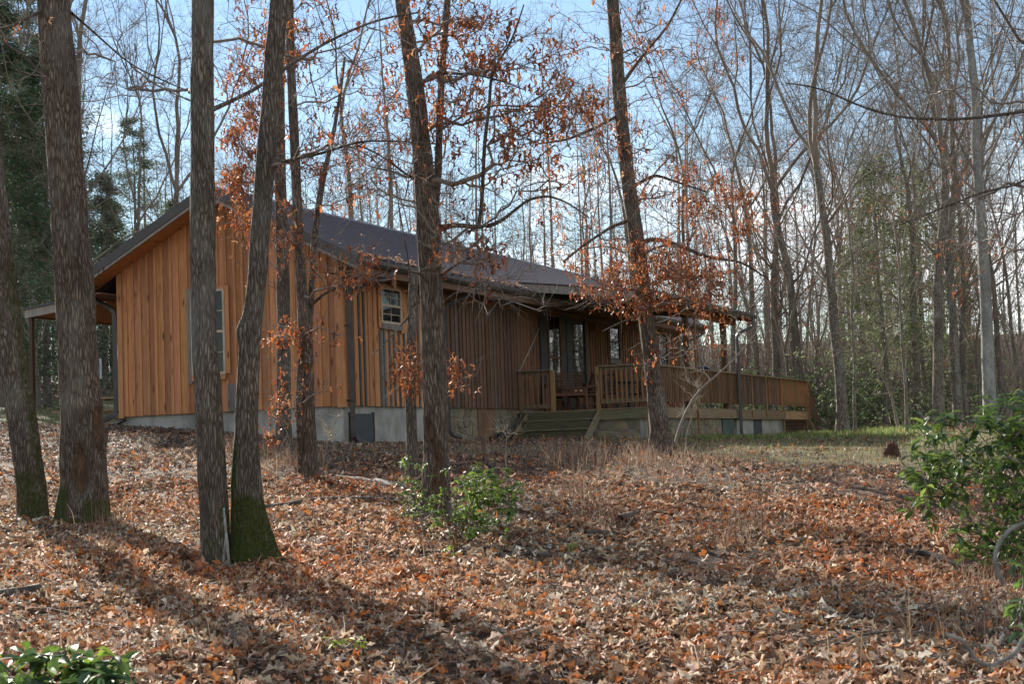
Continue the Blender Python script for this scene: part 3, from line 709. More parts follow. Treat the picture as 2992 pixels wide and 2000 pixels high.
# kettle grill
q = P(1612, 900, 42.3); g = local('kettle_grill', (q[0], q[1], FD), 0, 'dark blue kettle grill lid showing above the deck railing', 'grill')
def dome(name, z0, r0, sgn, m, par, hgt):
    v = []; f = []; n = 20; k_ = 7
    for i in range(k_+1):
        t = i/k_*math.pi/2
        for j in range(n): a = j*2*math.pi/n; v.append((r0*math.cos(t)*math.cos(a)+1e-4*math.cos(a), r0*math.cos(t)*math.sin(a)+1e-4*math.sin(a), z0+sgn*hgt*math.sin(t)))
    for i in range(k_):
        for j in range(n): f.append((i*n+j, i*n+(j+1) % n, (i+1)*n+(j+1) % n, (i+1)*n+j))
    return link(name, pymesh(name, v, f, M[m], True), par)
dome('lid', .96, .30, 1, 'lid', g, .24); dome('bowl', .95, .30, -1, 'lid', g, .2); tube('handle', [(-.06, 0, 1.19), (-.05, 0, 1.24), (.05, 0, 1.24), (.06, 0, 1.19)], .012, M['iron'], g)
for a in (0, 2.1, 4.2): bar('leg', (.15*math.cos(a), .15*math.sin(a), .7), (.28*math.cos(a), .28*math.sin(a), 0), .02, .02, 'iron', g)
# picnic table by the left corner
q = P(240, 930, 36.); gzq = gz(q[0], q[1])
e = local('picnic_table', (q[0], q[1], gzq), R(100), 'red-legged picnic table beside the left corner of the cabin', 'table')
for k in range(5): box('top_board', (-.9, -.36+k*.145, .71), (.9, -.22+k*.145-.004, .75), 'deckx', e, 1.2)
for s in (-1, 1):
    for k in range(2): box('bench_board', (-.9, s*.68-.14+k*.145, .42), (.9, s*.68-.005+k*.145-.0, .46), 'deckx', e, 1.)
    bar('leg', (s*.6, -.55, 0), (s*.6, -.2, .7), .09, .04, 'chair', e, 1.6); bar('leg', (s*.6, .55, 0), (s*.6, .2, .7), .09, .04, 'chair', e, 1.6); bar('cross_bar', (s*.64, -.78, .39), (s*.64, .78, .39), .04, .08, 'chair', e, 1.5)
# meter box on a post in the woods at the left
q = base_at_(222, 46) if False else P(222, 900, 46); zq = gz(q[0], q[1]); e = local('meter_box', (q[0], q[1], zq), YAW, 'pale grey utility box on a post between the thickest trunk and the cabin', 'utility box')
box('post', (-.05, -.05, 0), (.05, .05, 1.3), 'box', e); box('cabinet', (-.14, -.17, 1.15), (-.051, .17, 1.75), 'box', e); tube('meter', [(-.14, 0, 1.82), (-.2, 0, 1.82)], .1, M['box'], e, 14)
# rope from the shutter to the railing, drain pipe
a, b = P(1246, 727, 39.2), P(1190, 850, 37.6)
mid = (a+b)/2+np.array([0, 0, -.04])
tag(tube('rope', [a, mid, b, b+np.array([-.05, 0, -.1]), b+np.array([-.06, 0, -.55])], .018, M['rope'], None, 6), 'slack grey rope running from the dark shutter down to the short railing', 'rope')
q = P(1158, 990, 36.3); zq = gz(q[0], q[1])
tag(tube('drain_pipe', [(q[0]-.3, q[1], zq+.06), (q[0], q[1]+.05, zq+.09), (q[0]+.45, q[1]+.1, zq+.06)], .09, M['plastic'], None, 10), 'short black drain pipe on the ground before the stone foundation', 'pipe')
q = P(250, 975, 32.6); zq = gz(q[0], q[1])
tag(tube('drain_pipe', [P(282, 963, 31.9)+np.array([0, 0, .0]), (q[0]+.1, q[1]-.1, zq+.07), (q[0]-.3, q[1]+.5, zq+.05)], .045, M['plastic'], None, 10), 'thin black drain pipe lying at the left corner of the cabin', 'pipe')

# ------------------------------------------------------------------ scattered leaves as one mesh
def leaf_proto(n_along, lobed, w=.32, curl=.5, seed=0):
    """curled leaf along +x, length 1: left, mid, right rows; returns verts, tris"""
    r = np.random.default_rng(seed); t = np.linspace(0, 1, n_along); v = []; tw = r.uniform(-.5, .5)
    for i, a in enumerate(t):
        wd = w*max(.06, math.sin(math.pi*min(1, a*.85+.08)))**.6
        if lobed: wd *= (1.35 if i % 2 else .42)
        zc = -curl*(a-.5)**2*1.1+r.uniform(-.03, .03)
        for sgn in (1, 0, -1):
            if sgn == 0: v.append((a, 0, zc)); continue
            ang = curl*r.uniform(.5, 1.2)+tw*(a-.5)*sgn
            v.append((a+(.05 if lobed and i % 2 else 0)+r.uniform(-.03, .03), sgn*wd*math.cos(ang), zc+wd*math.sin(ang)))
    f = []
    for i in range(n_along-1):
        b = i*3
        f += [(b, b+1, b+4), (b, b+4, b+3), (b+1, b+2, b+5), (b+1, b+5, b+4)]
    v = np.array(v); v[:, 0] -= .5; return v, np.array(f)
def rotm(yaw, pitch, roll):
    cy, sy, cp, sp, cr_, sr = np.cos(yaw), np.sin(yaw), np.cos(pitch), np.sin(pitch), np.cos(roll), np.sin(roll)
    Rz = np.zeros((len(yaw), 3, 3)); Rz[:, 0, 0] = cy; Rz[:, 0, 1] = -sy; Rz[:, 1, 0] = sy; Rz[:, 1, 1] = cy; Rz[:, 2, 2] = 1
    Ry = np.zeros_like(Rz); Ry[:, 0, 0] = cp; Ry[:, 0, 2] = sp; Ry[:, 1, 1] = 1; Ry[:, 2, 0] = -sp; Ry[:, 2, 2] = cp
    Rx = np.zeros_like(Rz); Rx[:, 0, 0] = 1; Rx[:, 1, 1] = cr_; Rx[:, 1, 2] = -sr; Rx[:, 2, 1] = sr; Rx[:, 2, 2] = cr_
    return Rz@Ry@Rx
def scatter(name, pos, size, ang, protos, cols, m, parent=None, smooth=False):
    """pos (n,3), size (n,), ang 3 arrays, cols (n,3)"""
    n = len(pos); pid = rng.integers(0, len(protos), n); V = []; F = []; T = []; off = 0
    RM = rotm(*ang)
    for k, (pv, pf) in enumerate(protos):
        s = np.where(pid == k)[0]
        if not len(s): continue
        vv = np.einsum('nij,vj->nvi', RM[s], pv)*size[s][:, None, None]+pos[s][:, None]
        V.append(vv.reshape(-1, 3)); F.append((pf[None]+(np.arange(len(s))*len(pv))[:, None, None]+off).reshape(-1, pf.shape[1]))
        T.append(np.repeat(cols[s], len(pv), 0)); off += len(s)*len(pv)
    return link(name, npmesh(name, np.concatenate(V), np.concatenate(F), m, smooth, np.concatenate(T)), parent)
def pick(pal, wts, n, jit=.2):
    pal = np.array(pal); c = pal[rng.choice(len(pal), n, p=np.array(wts)/sum(wts))]
    return np.clip(c*(1+rng.uniform(-jit, jit, (n, 1)))*(1+rng.uniform(-.06, .06, (n, 3))), 0, 1)
LITTER = [(.54, .36, .24), (.38, .21, .12), (.36, .14, .055), (.50, .16, .04), (.14, .075, .045), (.38, .30, .22), (.15, .105, .075), (.68, .53, .39)]
LW = [17, 22, 14, 7, 17, 5, 9, 6]
OAK = [leaf_proto(6, True, .25, c, s) for s, c in enumerate((.5, .9, .3, 1.2, .75, 1.5))]
HANG = [leaf_proto(5, True, .26, c, s) for s, c in enumerate((1.1, 1.6, .8, 2.0))]
OAKS = [leaf_proto(4, True, .26, c, s) for s, c in enumerate((.6, 1.1, .3, 1.4))]
def in_house(x, y): return ((x > -.05) & (x < 21.9) & (y > -.05) & (y < 5.4)) | ((x > 8.35) & (x < 26) & (y > -3.4) & (y < 0))
def wedge(d0, d1, dens, marg=1.06):
    a = .345*marg; area = a*(d1*d1-d0*d0); n = int(area*dens)
    d = np.sqrt(rng.uniform(d0*d0, d1*d1, n)); s = rng.uniform(-a, a, n)*d
    x = CAM[0]+FH[0]*d+FH[1]*s; y = CAM[1]+FH[1]*d-FH[0]*s
    return x, y
def litter(name, d0, d1, dens, smin, smax, protos, label):
    x, y = wedge(d0, d1, dens)
    cl = fbm(np.c_[x, y, x*0]*.8, 2, 21)
    keep = (~in_house(x, y)) & (rng.random(len(x)) < np.clip(.8+.6*cl-1.0*grassiness(x, y), .04, 1))
    x, y = x[keep], y[keep]; n = len(x)
    z = ground(x, y)+rng.uniform(.0, .05, n)
    c = pick(LITTER, LW, n, .25)
    fwd = (x-CAM[0])*FH[0]+(y-CAM[1])*FH[1]; old = (rng.random(n) < np.clip((fwd-17)/9, 0, .72))[:, None]     # older, greyer broken leaves towards the cabin
    c = np.where(old, pick([(.17, .125, .095), (.12, .085, .065), (.24, .19, .15), (.09, .065, .05)], [3, 3, 2, 2], n), c)
    red = fbm(np.c_[x, y, x*0]*.5, 2, 33)[:, None]
    c = np.clip(c*(1+red*np.array([.12, -.06, -.18])), 0, 1)
    tl = rng.normal(0, .42, n); rl = rng.normal(0, .6, n)+np.where(rng.random(n) < .3, np.pi, 0)
    o = scatter(name, np.c_[x, y, z], rng.uniform(smin, smax, n), (rng.uniform(0, 6.28, n), tl, rl), protos, c, M['litter'])
    tag(o, label, 'leaves', kind='stuff'); return o
litter('leaf_litter', 5.2, 11.5, 880, .055, .105, OAK, 'deep drift of curled tan and rust oak leaves covering the nearest slope')
litter('leaf_litter', 11.5, 19, 500, .055, .115, OAKS, 'tan and rust oak leaves spread around the bases of the front trees')
litter('leaf_litter', 19, 32, 150, .055, .12, OAKS, 'thinner carpet of fallen leaves on the ground in front of the cabin')
litter('leaf_litter', 32, 75, 16, .12, .22, OAKS, 'scattered fallen leaves on the forest floor around and beyond the cabin')

n = 520; x = rng.uniform(-.4, 8.2, n); yy = -.70+rng.exponential(.10, n)*np.where(rng.random(n) < .8, 1, 8); kk = yy < 2.3; x, yy = x[kk], yy[kk]; n = len(x)
o = scatter('leaves_on_roof', np.c_[x, yy, HE+(yy+OY)*SL+.045], rng.uniform(.05, .1, n), (rng.uniform(0, 6.28, n), rng.normal(.1, .3, n), rng.normal(.3, .4, n)), OAKS, pick(LITTER, LW, n, .25), M['litter'])
tag(o, 'dead leaves caught along the gutter edge of the metal roof', 'leaves', kind='stuff')

# ------------------------------------------------------------------ trees
def trunk_mesh(name, pts, rad, sides, m, step=.06, flare=0., flare_dir=None, moss=None, rough=.05, seed=0, lump=None, sm=.35, scars=()):
    """tapered trunk along pts with bark relief, root flare and a 'moss' attribute"""
    pts = np.array(pts, float); rad = np.array(rad, float)
    seg = np.r_[0, np.cumsum(np.linalg.norm(np.diff(pts, axis=0), axis=1))]
    n = max(4, int(seg[-1]/step)); s = np.linspace(0, seg[-1], n)
    # smooth interpolation
    def ip(a):
        q = np.interp(s, seg, a); k = max(1, int(min(sm, seg[-1]*.08)/step)); ker = np.ones(2*k+1)/(2*k+1)
        return np.convolve(np.pad(q, k, mode='reflect', reflect_type='odd'), ker, 'valid')
    c = np.c_[ip(pts[:, 0]), ip(pts[:, 1]), ip(pts[:, 2])]; r = np.maximum(ip(rad), .004)
    d = np.gradient(c, axis=0); d /= np.linalg.norm(d, axis=1)[:, None]
    ref = np.array([0., 1., 0.]); u = np.cross(ref, d); u /= np.linalg.norm(u, axis=1)[:, None]; v = np.cross(d, u)
    a = np.linspace(0, 2*np.pi, sides, endpoint=False)
    dirs = np.cos(a)[None, :, None]*u[:, None]+np.sin(a)[None, :, None]*v[:, None]
    rr = np.broadcast_to(r[:, None], (n, sides)).copy()
    if flare:
        lob = 1+.45*np.sin(a*3+seed)+.3*np.sin(a*5+2*seed)
        if flare_dir is not None:
            fd = np.array(flare_dir); al = dirs[0]@fd; lob = lob*.5+2.4*np.clip(al, 0, 1)**2
        rr += (flare*np.exp(-s/(.30+.5*r[0]))[:, None])*r[0]*np.clip(lob, .1, 4)[None]
    q = c[:, None]+dirs*rr[..., None]
    fine = fbm(q*np.array([26, 26, 5.]), 2, seed)*rough*1.0+fbm(q*np.array([5, 5, 1.6]), 2, seed+5)*rough
    rr *= 1+fine
    if lump:
        for (h, al, amp, sg) in lump:
            fd = np.array([math.cos(al), math.sin(al), 0]); rr += amp*np.exp(-((s-h)/sg)**2)[:, None]*np.clip(dirs@fd, 0, 1)
    sc_ = np.zeros((n, sides))
    for (h, al, hh, hw) in scars:             # healed wounds: bark gone, edge swollen
        fd = np.array([math.cos(al), math.sin(al), 0]); an = np.arccos(np.clip(dirs@fd, -1, 1))
        q_ = np.sqrt(((s[:, None]-h)/hh)**2+(an/hw)**2)+fbm(c[:, None]*4+dirs*3, 2, seed+9)*.25
        m_ = np.clip((1-q_)*5, 0, 1); sc_ = np.maximum(sc_, m_); rr = rr-m_*.03+np.exp(-((q_-1.1)/.22)**2)*.014
    V = c[:, None]+dirs*rr[..., None]
    mo = np.zeros((n, sides))
    if moss:
        for (h0, h1, al, amt) in moss:        # height range above base, side, amount
            fd = np.array([math.cos(al), math.sin(al), 0]); e = np.clip((h1-s)/max(.2, .35*(h1-h0)), 0, 1)*np.clip((s-h0)/.2+1, 0, 1)
            mo = np.maximum(mo, amt*e[:, None]*np.clip(dirs@fd*.9+.35, 0, 1))
    i = np.arange(n-1)[:, None]*sides; j = np.arange(sides)[None]
    F = np.stack([i+j, i+(j+1) % sides, i+sides+(j+1) % sides, i+sides+j], -1).reshape(-1, 4)
    return npmesh(name, V.reshape(-1, 3), F, m, True, fattr={'moss': mo.ravel(), 'scar': sc_.ravel()})

def grow(trunk, targets, bf=.3, step=.25, jit=.10, up=.12, rg=None, upbias=0.):
    """nodes: trunk points, then branches grown to every target (nearest by wood length)"""
    rg = rg or rng
    T = np.array(trunk, float); nT = len(T)
    cap = nT+sum(3 for _ in targets)*1+int(60*len(targets))+100
    pos = np.zeros((cap, 3)); par = np.full(cap, -1, int); pl = np.zeros(cap)
    pos[:nT] = T; par[1:nT] = np.arange(nT-1); pl[:nT] = np.r_[0, np.cumsum(np.linalg.norm(np.diff(T, axis=0), axis=1))]*.15
    n = nT
    tg = np.array(targets); dt = np.min(np.linalg.norm(tg[:, None, :]-T[None, ::2], axis=2), axis=1)
    for ti in np.argsort(dt):
        t = tg[ti]; dv = t-pos[:n]; dist = np.linalg.norm(dv, axis=1)
        cost = dist+bf*pl[:n]+np.clip(pos[:n, 2]-t[2]+upbias*dist, 0, None)*1.3
        k = int(np.argmin(cost)); L = dist[k]
        if L < .04: continue
        m = max(2, int(L/step)+1); s = np.linspace(0, 1, m+1)[1:, None]
        a = pos[k]; mid = (a+t)/2+np.array([0, 0, -up*L if t[2] > a[2]+.3*L else up*L*.6])+rg.normal(0, .07*L, 3)
        q = (1-s)**2*a+2*s*(1-s)*mid+s*s*t
        q[:-1] += rg.normal(0, jit*min(step, L), (m-1, 3)) if m > 1 else 0
        if n+m >= cap: break
        pos[n:n+m] = q; par[n] = k; par[n+1:n+m] = np.arange(n, n+m-1); pl[n:n+m] = pl[k]+L*s[:, 0]
        n += m
    return pos[:n], par[:n], nT
def radii(par, nT, tip=.004, power=.5, cap=None):
    n = len(par); cnt = np.zeros(n); ch = np.zeros(n, bool); ch[par[par >= 0]] = True
    cnt[~ch] = 1
    for i in range(n-1, nT-1, -1):
        if par[i] >= nT: cnt[par[i]] += cnt[i]
    cnt = np.maximum(cnt, 1)
    r = tip*cnt**power
    # gentle taper along single runs
    return r
def branch_mesh(pos, par, r, nT, sides=3, sel=None):
    n = len(pos); e = np.arange(nT, n)
    if sel is not None: e = e[sel[e]]
    p = par[e]; main = np.full(n, -1, int)
    order = np.argsort(r[e], kind='stable'); main[p[order]] = e[order]       # last write wins: thickest child
    ismain = (main[p] == e) & (p >= nT)
    d = pos[e]-pos[p]; L = np.linalg.norm(d, axis=1)[:, None]+1e-9; d = d/L
    nodedir = np.zeros((n, 3)); nodedir[e] = d
    pd = np.where(ismain[:, None], nodedir[p], d); pr = np.where(ismain, r[p], np.minimum(r[e]*1.15, r[p] if True else 0))
    pr = np.where(p < nT, r[e]*1.5, pr)
    def ring(c, dd, rr):
        ref = np.array([.42, .31, .85]); u = np.cross(dd, ref); u /= np.linalg.norm(u, axis=1)[:, None]+1e-9; v = np.cross(dd, u)
        a = np.linspace(0, 2*np.pi, sides, endpoint=False)
        return c[:, None]+rr[:, None, None]*(np.cos(a)[None, :, None]*u[:, None]+np.sin(a)[None, :, None]*v[:, None])
    A = ring(pos[p], pd, pr); B = ring(pos[e], d, r[e])
    V = np.concatenate([A, B], 1).reshape(-1, 3); b = np.arange(len(e))[:, None]*2*sides; j = np.arange(sides)[None]
    F = np.stack([b+j, b+(j+1) % sides, b+sides+(j+1) % sides, b+sides+j], -1).reshape(-1, 4)
    return V, F
def twigs(pos, par, nT, r, n, lmin, lmax, rad=.003, thr=.02, up=.25, rg=None):
    """short fine twigs from thin branch nodes; returns V,F (3 sides, two bends) and tips"""
    rg = rg or rng
    c = np.where(r[nT:] < thr)[0]+nT
    k = rg.choice(c, n); L = rg.uniform(lmin, lmax, n)[:, None]
    d = pos[k]-pos[par[k]]; d /= np.linalg.norm(d, axis=1)[:, None]+1e-9
    q = rg.normal(0, 1, (n, 3)); q /= np.linalg.norm(q, axis=1)[:, None]
    d1 = d*.8+q*.75+np.array([0, 0, up]); d1 /= np.linalg.norm(d1, axis=1)[:, None]
    q2 = rg.normal(0, .35, (n, 3)); d2 = d1+q2+np.array([0, 0, up]); d2 /= np.linalg.norm(d2, axis=1)[:, None]
    a = pos[k]; b = a+d1*L*.5; e = b+d2*L*.5
    ref = np.array([.42, .31, .85]); u = np.cross(d1, ref); u /= np.linalg.norm(u, axis=1)[:, None]+1e-9; v = np.cross(d1, u)
    an = np.array([0, 2.09, 4.19]); rr = rg.uniform(.7, 1.2, n)[:, None, None]*rad
    off = np.cos(an)[None, :, None]*u[:, None]+np.sin(an)[None, :, None]*v[:, None]
    V = np.concatenate([a[:, None]+off*rr, b[:, None]+off*rr*.75, e[:, None]+off*rr*.35], 1).reshape(-1, 3)
    bs = np.arange(n)[:, None]*9; j = np.arange(3)[None]
    F = np.concatenate([np.stack([bs+j, bs+(j+1) % 3, bs+3+(j+1) % 3, bs+3+j], -1), np.stack([bs+3+j, bs+3+(j+1) % 3, bs+6+(j+1) % 3, bs+6+j], -1)], 1).reshape(-1, 4)
    return V, F, e, d2
def join(parts):
    V = []; F = []; o = 0
    for v, f in parts: V.append(v); F.append(f+o); o += len(v)
    return np.concatenate(V), np.concatenate(F)

def crown_targets(n, H, h0, rmax, rg, shape=1.):
    h = h0+(H-h0)*rg.random(n)**.85; t = (h-h0)/(H-h0)
    R_ = rmax*np.sin(np.pi*np.clip(t*.82+.16, 0, 1))**shape*np.sqrt(rg.random(n)); a = rg.uniform(0, 6.28, n)
    return np.c_[R_*np.cos(a), R_*np.sin(a), h]

def tubes_np(lines, sides=6):
    V = []; F = []; o = 0
    for T, rad in lines:
        T = np.array(T); n = len(T); d = np.gradient(T, axis=0); d /= np.linalg.norm(d, axis=1)[:, None]; u = np.cross([0, 1., 0], d); u /= np.linalg.norm(u, axis=1)[:, None]; v = np.cross(d, u)
        a = np.linspace(0, 2*np.pi, sides, endpoint=False); ring = T[:, None]+np.array(rad)[:, None, None]*(np.cos(a)[None, :, None]*u[:, None]+np.sin(a)[None, :, None]*v[:, None])
        i = np.arange(n-1)[:, None]*sides; j = np.arange(sides)[None]
        F.append(np.stack([i+j, i+(j+1) % sides, i+sides+(j+1) % sides, i+sides+j], -1).reshape(-1, 4)+o); V.append(ring.reshape(-1, 3)); o += n*sides
    return np.concatenate(V), np.concatenate(F)
def bare_proto(seed, H, r0, hf, nlead, spread_, ntar, ntwig, barkm, sides=9, twr=.006, h0=None):
    """trunk to hf that splits into rising leaders, with ascending limbs; returns (trunk mesh, branches mesh)"""
    rg = np.random.default_rng(seed)
    n = 14; z = np.linspace(0, hf, n); wob = np.cumsum(rg.normal(0, .07, (n, 2)), 0)*np.linspace(0, 1, n)[:, None]
    T = np.c_[wob, z]; rad = r0*(1-np.linspace(0, 1, n)*.42)
    tm = trunk_mesh('trunk', T, rad, sides, barkm, .35, .35, None, None, .06, seed)
    lines = []; nodes = [T_dense(T, .35)]; a0 = rg.uniform(0, 6.28)
    def leader(p, d, L, r, depth):
        m = max(4, int(L/.8)); q = [p]; dd = d.copy()
        for k in range(m):
            dd = dd+rg.normal(0, .15, 3)+np.array([0, 0, .06]); dd /= np.linalg.norm(dd); q.append(q[-1]+dd*L/m)
        q = np.array(q); rr = r*(1-np.linspace(0, 1, m+1)**1.1*.88); lines.append((q, rr)); nodes.append(T_dense(q, .35))
        if depth > 0:
            for _ in range(depth+1):
                k = int(rg.uniform(.25, .75)*m); a = rg.uniform(0, 6.28); sd_ = np.array([math.cos(a), math.sin(a), rg.uniform(.6, 1.3)]); e = q[k+1]-q[k]; e /= np.linalg.norm(e)
                e = e*.9+sd_*.6; e /= np.linalg.norm(e); leader(q[k], e, L*(1-k/m)*rg.uniform(.7, 1.), rr[k]*.62, depth-1)
    for k in range(nlead):
        a = a0+k*6.28/nlead+rg.normal(0, .3); t = spread_*rg.uniform(.5, 1.3)*(0.3 if k == 0 else 1); d = np.array([math.sin(t)*math.cos(a), math.sin(t)*math.sin(a), math.cos(t)])
        leader(T[-1], d, (H-hf)*rg.uniform(.85, 1.05), rad[-1]*(.85 if k == 0 else .6), 2)
    for k in range(int(3+nlead)):                # limbs leaving the trunk lower down
        i = int(rg.uniform(.5, .95)*(n-1)); a = rg.uniform(0, 6.28); t = rg.uniform(.5, .95); leader(T[i], np.array([math.sin(t)*math.cos(a), math.sin(t)*math.sin(a), math.cos(t)]), (H-hf)*rg.uniform(.3, .6), rad[i]*.28, 0)
    N_ = np.concatenate(nodes)
    k = rg.integers(0, len(N_), ntar); k = k[N_[k, 2] > (h0 or hf*.5)]
    q = rg.normal(0, 1, (len(k), 3)); q /= np.linalg.norm(q, axis=1)[:, None]; tg = N_[k]+q*rg.uniform(.5, 2.0, len(k))[:, None]*np.array([1, 1, .6])+np.array([0, 0, .5])
    pos, par, nT = grow(N_, tg, .0, .4, .16, .1, rg, .2)
    r = radii(par, nT, twr*1.1, .5); V1, F1 = branch_mesh(pos, par, r, nT, 3)
    V2, F2, _, _ = twigs(pos, par, nT, r, ntwig, .3, 1.0, twr*.7, .03, .3, rg)
    VL, FL = tubes_np(lines); V, F = join([(VL, FL), (V1, F1), (V2, F2)])
    return tm, npmesh('branches', V, F, M['twig_far'], True)
def T_dense(T, st=.35):
    T = np.array(T, float); s = np.r_[0, np.cumsum(np.linalg.norm(np.diff(T, axis=0), axis=1))]; q = np.arange(0, s[-1], st)
    return np.c_[np.interp(q, s, T[:, 0]), np.interp(q, s, T[:, 1]), np.interp(q, s, T[:, 2])]

def base_at(x, dh):
    """ground point below the direction x at level distance dh"""
    p = P(x, 1000, dh); return np.array([p[0], p[1], gz(p[0], p[1])])

# ---- foreground trees, each with its own trunk line: (x, y, width) from root to top of the picture
def fg_tree(name, dh, line, label, sides=44, barkm='bark', top=15., crown=180, crown_r=3.2, crown_h0=.5, limbs=(), clusters=(), flare=.5, fdir=None,
            moss=None, seed=0, lump=None, scars=(), cat='tree', twn=1500, extra_stem=None, tipr=.0042, nolean=.75, parent=None, leafcol=None):
    rg = np.random.default_rng(100+seed)
    pts = [P(x, y, dh) for x, y, _ in line]; rad = [pw(w_, dh)/2 for _, _, w_ in line]
    g0 = gz(pts[0][0], pts[0][1]); pts[0][2] = g0-.12
    root = pts[0]
    d = (pts[-1]-pts[-2]); d = d/np.linalg.norm(d); zt = pts[-1][2]; H = g0+top; rt = rad[-1]
    nvis = len(pts)
    if H > zt+.5:
        for k in range(1, 7):
            s = (H-zt)*k/6; dd = d*np.array([nolean, nolean, 1]); pts.append(pts[nvis-1]+dd/dd[2]*s+np.r_[rg.normal(0, .05, 2)*k, 0]); rad.append(rt*(1-.9*k/6))
    pts = np.array(pts); loc = root.copy(); loc[2] = g0
    e = empty(name, loc, 0, label, cat) if parent is None else parent
    if parent is not None: loc = np.array(parent.location)
    tm = trunk_mesh('trunk', pts-loc, rad, sides, M[barkm], .05 if sides > 30 else .09, flare, fdir, moss, .05, seed, lump, scars=scars)
    link('trunk', tm, e)
    TD = T_dense(pts, .2)
    parts = []; thick = []
    # drawn limbs become guide nodes
    base_nodes = [TD]; 
    for lb in limbs:                               # (dh_end, [(x,y,w)...])
        de, ln = lb; m = len(ln)
        lp = np.array([P(x, y, dh+(de-dh)*i/(m-1)) for i, (x, y, _) in enumerate(ln)]); lr = [pw(w_, dh+(de-dh)*i/(m-1))/2 for i, (_, _, w_) in enumerate(ln)]
        link('branch', trunk_mesh('branch', lp-loc, lr, 12, M[barkm], .07, 0, None, None, .07, seed+3), e)
        base_nodes.append(T_dense(lp, .15))
    nodes = np.concatenate(base_nodes)
    tg = []
    if crown: 
        ct = crown_targets(max(16, int(crown*.35)), top, top*crown_h0, crown_r, rg); zi = np.interp(ct[:, 2]+g0, pts[:, 2], pts[:, 0]); yi = np.interp(ct[:, 2]+g0, pts[:, 2], pts[:, 1])
        tg.append(np.c_[ct[:, 0]+zi, ct[:, 1]+yi, ct[:, 2]+g0])
    leafsites = []
    for (x0, y0, sx, sy, d0, sdp, n, nleaf) in clusters:
        k = rg.normal(0, 1, (n, 3)); k = np.clip(k, -1.7, 1.7)
        q = np.array([P(x0+sx*a, y0+sy*b, d0+sdp*c) for a, b, c in k]); tg.append(q); leafsites.append((q, nleaf))
    if tg:
        pos, par, nT = grow(nodes, np.concatenate(tg), .25, .16, .2, .1, rg, .1)
        r = radii(par, nT, tipr, .5)
        V1, F1 = branch_mesh(pos, par, r, nT, 5)
        pp = [(V1, F1)]
        if twn:
            V2, F2, tips, td = twigs(pos, par, nT, r, int(twn*.75), .12, .55, .0024, .02, .1, rg); pp.append((V2, F2))
        V, F = join(pp)
        link('branches', npmesh('branches', V-loc, F, M['twig'], True), e)['kind'] = 'stuff'
    L = []
    for q, nl in leafsites:
        if nl <= 0: continue
        nl = int(nl*.95); pw_ = rg.exponential(1, len(q))+.1; k = rg.choice(len(q), nl, p=pw_/pw_.sum()); L.append(q[k]+rg.normal(0, .075, (nl, 3))+np.array([0, 0, -.03]))
    if L:
        L = np.concatenate(L); n = len(L)
        cols = pick(leafcol or [(.38, .125, .04), (.31, .09, .032), (.44, .18, .07), (.22, .07, .035), (.40, .22, .12)], [5, 5, 3, 4, 2], n, .25)
        o = scatter('dead_leaves', L-loc, rg.uniform(.055, .105, n), (rg.uniform(0, 6.28, n), rg.normal(1.15, .35, n), rg.normal(0, .8, n)), HANG, cols, M['dead_leaf'], e)
        o['kind'] = 'stuff'
    return e

RIGHTV = np.array([FH[1], -FH[0], 0.])
aR = math.atan2(RIGHTV[1], RIGHTV[0]); aL = aR+math.pi; aN = math.atan2(-FH[1], -FH[0])      # picture right, left, towards the viewer

fg_tree('leaning_tree', 16.2, [(80, 1185, 66), (72, 1100, 62), (48, 950, 66), (22, 800, 70), (2, 650, 72), (-22, 450, 72), (-55, 200, 68), (-80, 0, 64)],
        'leaning trunk with mossy right side at the left edge, rooted beside the thickest trunk', top=14, flare=.12,
        moss=[(0, 4.2, aR+.1, .72), (0, .9, aN, .75)], seed=1, crown=150)
fg_tree('oak_tree', 15.8, [(193, 1195, 106), (192, 1100, 100), (187, 950, 93), (178, 800, 88), (170, 650, 84), (160, 480, 82), (146, 300, 80), (135, 150, 78), (122, 0, 76), (112, -120, 72)],
        'thickest trunk, with brown bark scars near its mossy base, left of the gable', top=16, flare=.2, barkm='bark_oak',
        moss=[(0, .5, aR-.3, .85), (0, .7, aL, .9), (0, .35, aN, .8)], seed=2, lump=[(1.0, aR, .03, .1)], scars=[(.68, aN+.15, .30, .42), (1.05, aR-.35, .28, .4)], crown=260, crown_r=4,
        limbs=[(15, [(112, 18, 11), (85, 30, 9), (50, 48, 7), (20, 62, 6), (-20, 68, 4)]), (16.5, [(118, 190, 8), (90, 165, 7), (60, 128, 6), (25, 110, 5), (-20, 60, 3)]),
               (18, [(165, 30, 7), (200, 60, 5), (300, 150, 4), (420, 205, 3), (520, 235, 2)])],
        clusters=[(250, 120, 90, 70, 17, .5, 30, 0), (30, 90, 50, 60, 15.5, .5, 14, 6)])
twin = fg_tree('twin_trunk_tree', 12., [(496, 1285, 62), (492, 1200, 62), (485, 1080, 65), (477, 900, 60), (467, 780, 57), (465, 600, 57), (464, 450, 59), (463, 250, 54), (464, 100, 51), (465, 0, 50), (466, -150, 48)],
        'pair of trunks, one straight, one kinked, on one green mossy root before the gable', top=15, flare=.15, fdir=None,
        moss=[(0, .75, aR, .8), (0, .5, aN, .62)], seed=3, crown=200, crown_r=3.4,
        limbs=[(12.6, [(484, 252, 13), (505, 243, 10), (550, 222, 9), (600, 196, 9), (650, 158, 8), (720, 112, 7), (800, 70, 6), (880, 40, 5), (960, 28, 4)]),
               (13.5, [(440, 232, 5), (400, 215, 4), (350, 190, 4), (300, 150, 3)])],
        clusters=[(760, 120, 90, 60, 13, .4, 20, 25), (350, 180, 70, 50, 13, .4, 18, 4)])
